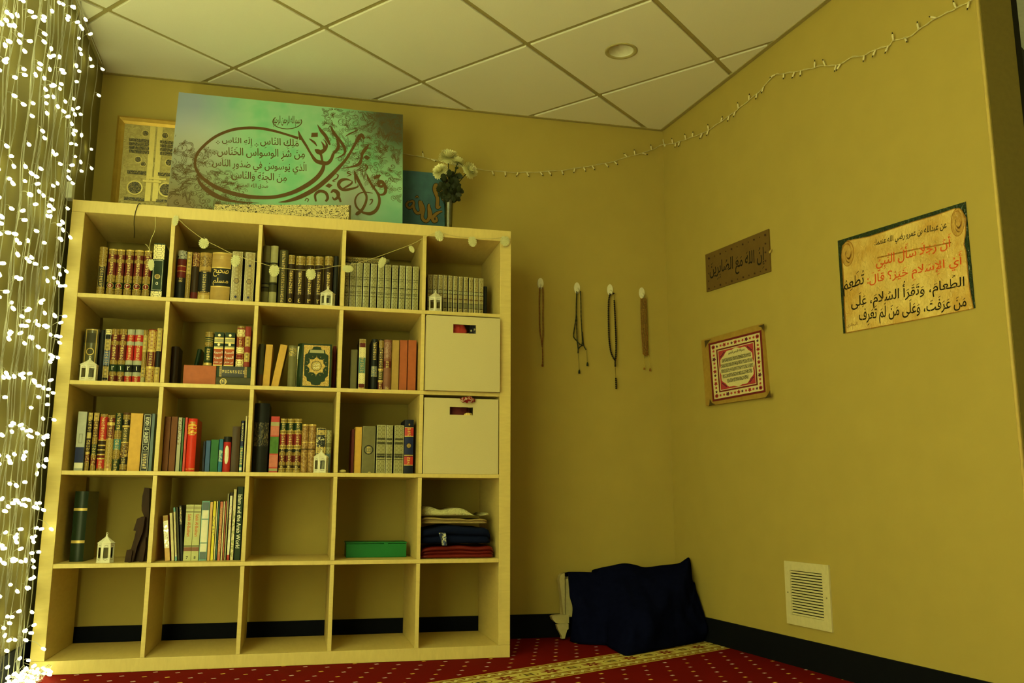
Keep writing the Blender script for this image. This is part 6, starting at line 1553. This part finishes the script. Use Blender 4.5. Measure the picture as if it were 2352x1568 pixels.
rect(0, 1, 0, 1, .0006, 0); rect(.035, .965, .035, .965, .0010, 1); rect(.135, .865, .135, .865, .0014, 0); rect(.16, .84, .16, .84, .0018, 1); rect(.172, .828, .172, .828, .0022, 2)
ros = []
for i in range(48):
    t = i*2*math.pi/48; k = .315*(1 + .035*math.cos(t*12)) / max(abs(math.cos(t))**2.6 + abs(math.sin(t))**2.6, .6)**(1/2.6)
    ros.append((.5 + k*math.cos(t), .5 + k*math.sin(t)))
pshape(ros, .0026, 1)
rq = random.Random(9)
for side in range(4):
    for i in range(13):
        t = .085 + .83*i/12; v_ = .085
        c = [(t, v_), (1-v_, t), (1-t, 1-v_), (v_, 1-t)][side]; r_ = .036 if i % 3 == 0 else .024
        pshape([(c[0] + r_*(.80 + .20*math.cos(j*5*math.pi/15))*math.cos(j*math.pi/15 + i), c[1] + r_*(.80 + .20*math.cos(j*5*math.pi/15))*math.sin(j*math.pi/15 + i)) for j in range(30)], .0015, 2 if i % 2 == 0 else (3 if i % 4 == 1 else 2))
        if i % 3 == 0: pshape([(c[0] + .013*math.cos(j*math.pi/3), c[1] + .013*math.sin(j*math.pi/3)) for j in range(6)], .0019, 0)
for (sx, sy_) in ((1, 1), (-1, 1), (1, -1), (-1, -1)):
    for j in range(4):
        c = (.5 + sx*(.285 - .02*j + .0*j), .5 + sy_*(.225 + .02*j)); pshape([(c[0] + .014*math.cos(i*1.047), c[1] + .014*math.sin(i*1.047)) for i in range(6)], .0030, 3)
pk.build('printed_sheet', [plain('maroon_print', (.15, .012, .018), .5), plain('ivory_print', (.66, .58, .30), .5), plain('rose_red_print', (.42, .045, .055), .5), plain('plum_print', (.10, .02, .05), .5)], fr_.root)
T = MB(); lines_ = ['\u0628\u0633\u0645 \u0627\u0644\u0644\u0647 \u0627\u0644\u0631\u062d\u0645\u0646 \u0627\u0644\u0631\u062d\u064a\u0645']
M_TINY = ornate('tiny_script_line', (.66, .58, .30), (.05, .045, .03), 420, .11, 'script', .5, stretch=(1, 1, .55))
g_ = F(.0034)
put_text(T, lines_[0], quad_fn(g_(*lerpq(.36, .275)), g_(*lerpq(.66, .275)), g_(*lerpq(.66, .215)), g_(*lerpq(.36, .215))), 0, 1, 0, 1, 0, keep=False)
for i in range(5):
    v0 = .315 + .088*i; hw = (.275, .30, .30, .28, .20)[i]
    T.add([g_(*lerpq(*c)) for c in ((.5-hw, v0), (.5+hw, v0), (.5+hw, v0+.062), (.5-hw, v0+.062))], [(3, 2, 1, 0)], 1)
T.build('script_lines', [BLACKINK, M_TINY], fr_.root)
for c in ((130, 962, 1), (598, 832, 2), (650, 1404, 3), (166, 1474, 4)):
    x, y, k = c; sx = 1 if k in (1, 4) else -1; sy_ = 1 if k in (1, 2) else -1; g2 = F(.0008); bb = MB()
    bb.add([g2(x, y), g2(x + sx*50, y + (-13 if sx > 0 else 13) + sy_*2), g2(x + sx*22, y + sy_*24), g2(x + sx*6, y + sy_*56)], [(0, 1, 2, 3) if (sx*sy_) < 0 else (3, 2, 1, 0)], 0); bb.build('corner_bracket', plain('dark_bronze', (.07, .045, .015), .4), fr_.root)
# ventilation grille
q = [on_rw(u, v, 0) for u, v in ((1805, 1287), (1907, 1298), (1914, 1452), (1810, 1430))]
s0 = ((q[0]+q[3])/2); s1 = ((q[1]+q[2])/2); Wv = ((s1-s0).dot(ALW)); zb = (q[2].z+q[3].z)/2; zt_ = (q[0].z+q[1].z)/2; Hv = zt_-zb
VM = Matrix(((ALW.x, nw.x, 0), (ALW.y, nw.y, 0), (0, 0, 1)))     # local x along the wall, y out of it, z up
org = Vector((rx(s0.y), s0.y, zb)) + nw*.0006
vn = empty('wall_vent', org, 'white louvred ventilation grille low on the right wall', 'vent')
M_VENT = plain('cream_vent_paint', (.62, .55, .30), .45); M_VD = plain('vent_shadow_cavity', (.012, .010, .004), .9)
def vb(b, x0, x1, y0, y1, z0, z1, m=0): b.add([VM @ Vector(c) for c in ((x0,y0,z0),(x1,y0,z0),(x1,y1,z0),(x0,y1,z0),(x0,y0,z1),(x1,y0,z1),(x1,y1,z1),(x0,y1,z1))], [(3,2,1,0),(4,5,6,7),(0,1,5,4)[::1],(1,2,6,5),(2,3,7,6),(3,0,4,7)], m)
fw0, fw1, fz0, fz1 = .13*Wv, .83*Wv + .02*Wv, .155*Hv, .86*Hv
b = MB(); vb(b, 0, Wv, .0, .007, 0, fz0); vb(b, 0, Wv, .0, .007, fz1, Hv); vb(b, 0, fw0, .0, .007, fz0, fz1); vb(b, fw1, Wv, .0, .007, fz0, fz1); b.build('frame', M_VENT, vn)
b = MB(); vb(b, fw0, fw1, 0, .0008, fz0, fz1); b.build('cavity', M_VD, vn)
b = MB(); n = 16
for i in range(n):
    z0 = fz0 + (fz1-fz0)*(i+.12)/n; z1 = z0 + (fz1-fz0)/n*.58
    b.add([VM @ Vector(c) for c in ((fw0, .0062, z0), (fw1, .0062, z0), (fw1, .0016, z1), (fw0, .0016, z1), (fw0, .0050, z0-.0004), (fw1, .0050, z0-.0004), (fw1, .001, z1-.0006), (fw0, .001, z1-.0006))], [(0, 1, 2, 3), (7, 6, 5, 4), (4, 5, 1, 0), (3, 2, 6, 7)], 0)
b.build('louvres', M_VENT, vn)
for x_ in (.06*Wv, .93*Wv):
    b = MB(); b.lathe([(.0035, 0), (.003, .0015), (0, .002)], 10, 0, Matrix.Translation(VM @ Vector((x_, .0071, Hv*.5))) @ (VM @ Matrix(((1,0,0),(0,0,1),(0,1,0)))).to_4x4()); b.build('screw', plain('screw_steel', (.3, .26, .12), .4, .5), vn)
# light fitting in the ceiling
LC = (on_z(1390, 117, ZC) + on_z(1463, 117, ZC))/2; lr = .072
dl_ = empty('recessed_ceiling_light', (LC.x, LC.y, ZC), 'unlit round recessed light in a ceiling tile', 'ceiling light')
b = MB(); b.lathe([(lr*1.02, 0), (lr*1.02, -.003), (lr*.97, -.0045), (lr*.80, -.003), (lr*.78, 0)], 48); b.build('trim_ring', plain('trim_ring_paint', (.42, .36, .16), .5), dl_)
b = MB(); b.lathe([(lr*.80, -.003), (lr*.76, .012), (lr*.70, .035), (lr*.55, .058), (lr*.3, .070), (0, .073)], 48); b.build('reflector', plain('reflector_white', (.70, .66, .50), .35), dl_)
# ------------------------------------------------------------------ on the floor in the corner
def fc(x, y): return 1160 + x/4.356, 1240 + y/4.356
M_CREAM = plain('cream_board', (.56, .47, .22), .5)
yt = YW - .030
lt = empty('low_folding_table', (0, 0, 0), 'cream folding floor table leaning on the back wall under the navy cloth', 'table')
x0 = on_y(*fc(548, 400), yt).x; x1 = on_y(*fc(1300, 400), yt).x; zt_ = on_y(*fc(600, 350), yt).z
lt.location = (x0, yt, 0.001); lo = Vector(lt.location)
def slant(b, xa, xb, z0, z1, ya, yb_, th, m=0, bev=.003):
    """board leaning: foot at ya, head at yb_"""
    bm = bmesh.new(); bmesh.ops.create_cube(bm, size=1)
    for q in bm.verts:
        tz = q.co.z + .5; q.co = Vector((xa + (q.co.x+.5)*(xb-xa), ya + (yb_-ya)*tz + (q.co.y+.5)*th, z0 + tz*(z1-z0)))
    bmesh.ops.bevel(bm, geom=bm.edges[:], offset=bev, segments=2, affect='EDGES'); b.bm(bm, m)
b = MB(); slant(b, 0, x1-x0, .10, zt_-.008, -.012, -.005, .018); b.build('table_top', M_CREAM, lt)
b = MB(); slant(b, .004, x1-x0, .10, zt_-.016, -.038, -.027, .018); b.build('table_top', M_CREAM, lt)
def foot(pts, y, nm='table_foot', k=.012):
    b = MB(); q = [on_y(*fc(x, yy), y) for x, yy in pts]
    b.prism([((min(v.x, 2.2195) if nm == 'table_edge' else v.x)-lo.x, max(v.z, .0015)-lo.z) for v in q], 0, k, 0, Matrix(((1, 0, 0, 0), (0, 0, 1, y-lo.y), (0, 1, 0, 0), (0, 0, 0, 1)))); b.build(nm, M_CREAM, lt)
foot([(640, 745), (560, 750), (490, 757), (466, 768), (480, 800), (510, 828), (560, 834), (640, 830)], yt - .045, k=.04)
foot([(636, 838), (560, 838), (520, 850), (530, 890), (560, 945), (572, 970), (568, 988), (600, 985), (604, 960), (622, 900), (636, 890)], yt - .070, k=.030)
foot([(612, 328), (598, 332), (568, 340), (552, 362), (545, 400), (585, 740), (600, 745), (606, 740)], yt - .045, 'table_edge', .04)
# navy cloth draped over it: front sheet lofted from its ridge to the carpet
top = [(632, 316, .385), (780, 316, .385), (925, 319, .385), (945, 280, .375), (1060, 255, .37), (1190, 231, .365), (1300, 246, .37), (1400, 270, .37), (1560, 252, .36), (1730, 232, .34), (1800, 195, .33), (1840, 173, .325), (1862, 235, .32), (1882, 398, .31), (1940, 428, .29), (1985, 500, .28), (2050, 560, .26), (2090, 660, .24), (2122, 785, .215)]
bot = [(648, 1012), (740, 1035), (850, 1042), (1000, 1048), (1040, 1070), (1110, 1110), (1170, 1140), (1235, 1152), (1330, 1136), (1430, 1118), (1520, 1100), (1600, 1085), (1660, 1075), (1720, 1062), (1790, 1048), (1850, 1036), (1920, 1022), (1990, 1008), (2060, 998)]
TP = [on_y(*fc(x, y), yy) for x, y, yy in top]; BP = [on_z(*fc(x, y), .004) for x, y in bot]
for p in TP + BP:
    p.x = min(p.x, rx(p.y) - .014); p.y = min(p.y, YW - .11)
TPc = catmull(TP, 5); BPc = catmull(BP, 5); n = len(TPc); m = 26; vs = []
for i in range(n):
    a_, c = TPc[i], BPc[i]
    for j in range(m+1):
        t = j/m; p = a_.lerp(c, t); bul = math.sin(math.pi*t)
        p = p + Vector((0, -.035*bul, .02*bul)) + Vector((0, -1, .2))*(.040*nz.noise(Vector((p.x*7, t*2.6, 1.3)))*min(1, 6*t*(1-t) + .15) + .022*nz.noise(Vector((p.x*17, t*5, 7)))*min(1, 5*t*(1-t)))
        if i < 5: p.x += -.008*math.sin(math.pi*min(1, t*1.6))*(1-i/5)
        p.z = max(p.z, .003); p.y = min(p.y, YW - .10, a_.lerp(c, t).y + .002); p.x = min(p.x, rx(p.y) - .012); vs.append(p)
k = m+1; o0 = len(vs)
fs = [(i*k+j, i*k+j+1, (i+1)*k+j+1, (i+1)*k+j) for i in range(n-1) for j in range(m)]
bk = []
for i in range(n):                     # the sheet carries on over the ridge and down behind
    a_ = TPc[i]; far = a_.x < lo.x + (x1-x0) + .03; yb1 = max(a_.y + .02, YW - .014) if far else a_.y + .03
    bk.append(Vector((a_.x, yb1, a_.z - .006 - .10*(yb1-a_.y)))); bk.append(Vector((a_.x, yb1 + .002, max(.02, a_.z - .075))))
vs += bk
fs += [(o0+2*i, i*k, (i+1)*k, o0+2*(i+1)) for i in range(n-1)] + [(o0+2*i+1, o0+2*i, o0+2*(i+1), o0+2*(i+1)+1) for i in range(n-1)]
b = MB(); b.add(vs, fs, 0, True)
M_NAVY = Mat('navy_drape', 1.0, 0, .0); nn = M_NAVY.noise(40, 3); M_NAVY.color(M_NAVY.mix(nn, (.0020, .0026, .013), (.0042, .0052, .023))); M_NAVY = M_NAVY.m
o = b.build('navy_cloth', M_NAVY)
sm_ = o.modifiers.new('thickness', 'SOLIDIFY'); sm_.thickness = .004; sm_.offset = -1
tag(o, 'dark navy cloth draped in a heap over things in the corner of the floor', 'cloth')

# beyond the end of the right wall: dark post and ceiling bars of the next room
M_DARK = plain('dark_wood', (.022, .018, .004), .6)
ya = -1.40; p = on_y(2303, 60, ya); q = on_y(2345, 330, ya)
b = MB(); b.box(p.x, p.x + .07, ya, ya + .05, 0, ZC + .249); o = b.build('trim_3', M_DARK); tag(o, kind='structure')
for i, ((u0, v0), (u1, v1)) in enumerate((((2312, 95), (2352, 140)), ((2316, 165), (2352, 203)))):
    a_, c = on_z(u0, v0, ZC + .249), on_z(u1, v1, ZC + .249); d = (c-a_).normalized(); sd = Vector((-d.y, d.x, 0)); a_ = a_ - d*.6; c = c + d*1.2; w_ = .035
    b = MB(); b.prism([((a_+sd*w_).x, (a_+sd*w_).y), ((a_-sd*w_).x, (a_-sd*w_).y), ((c-sd*w_).x, (c-sd*w_).y), ((c+sd*w_).x, (c+sd*w_).y)], ZC + .215, ZC + .2495); tag(b.build('trim_%d' % (4+i), M_DARK), kind='structure')
bpy.data.objects.remove(_fo)
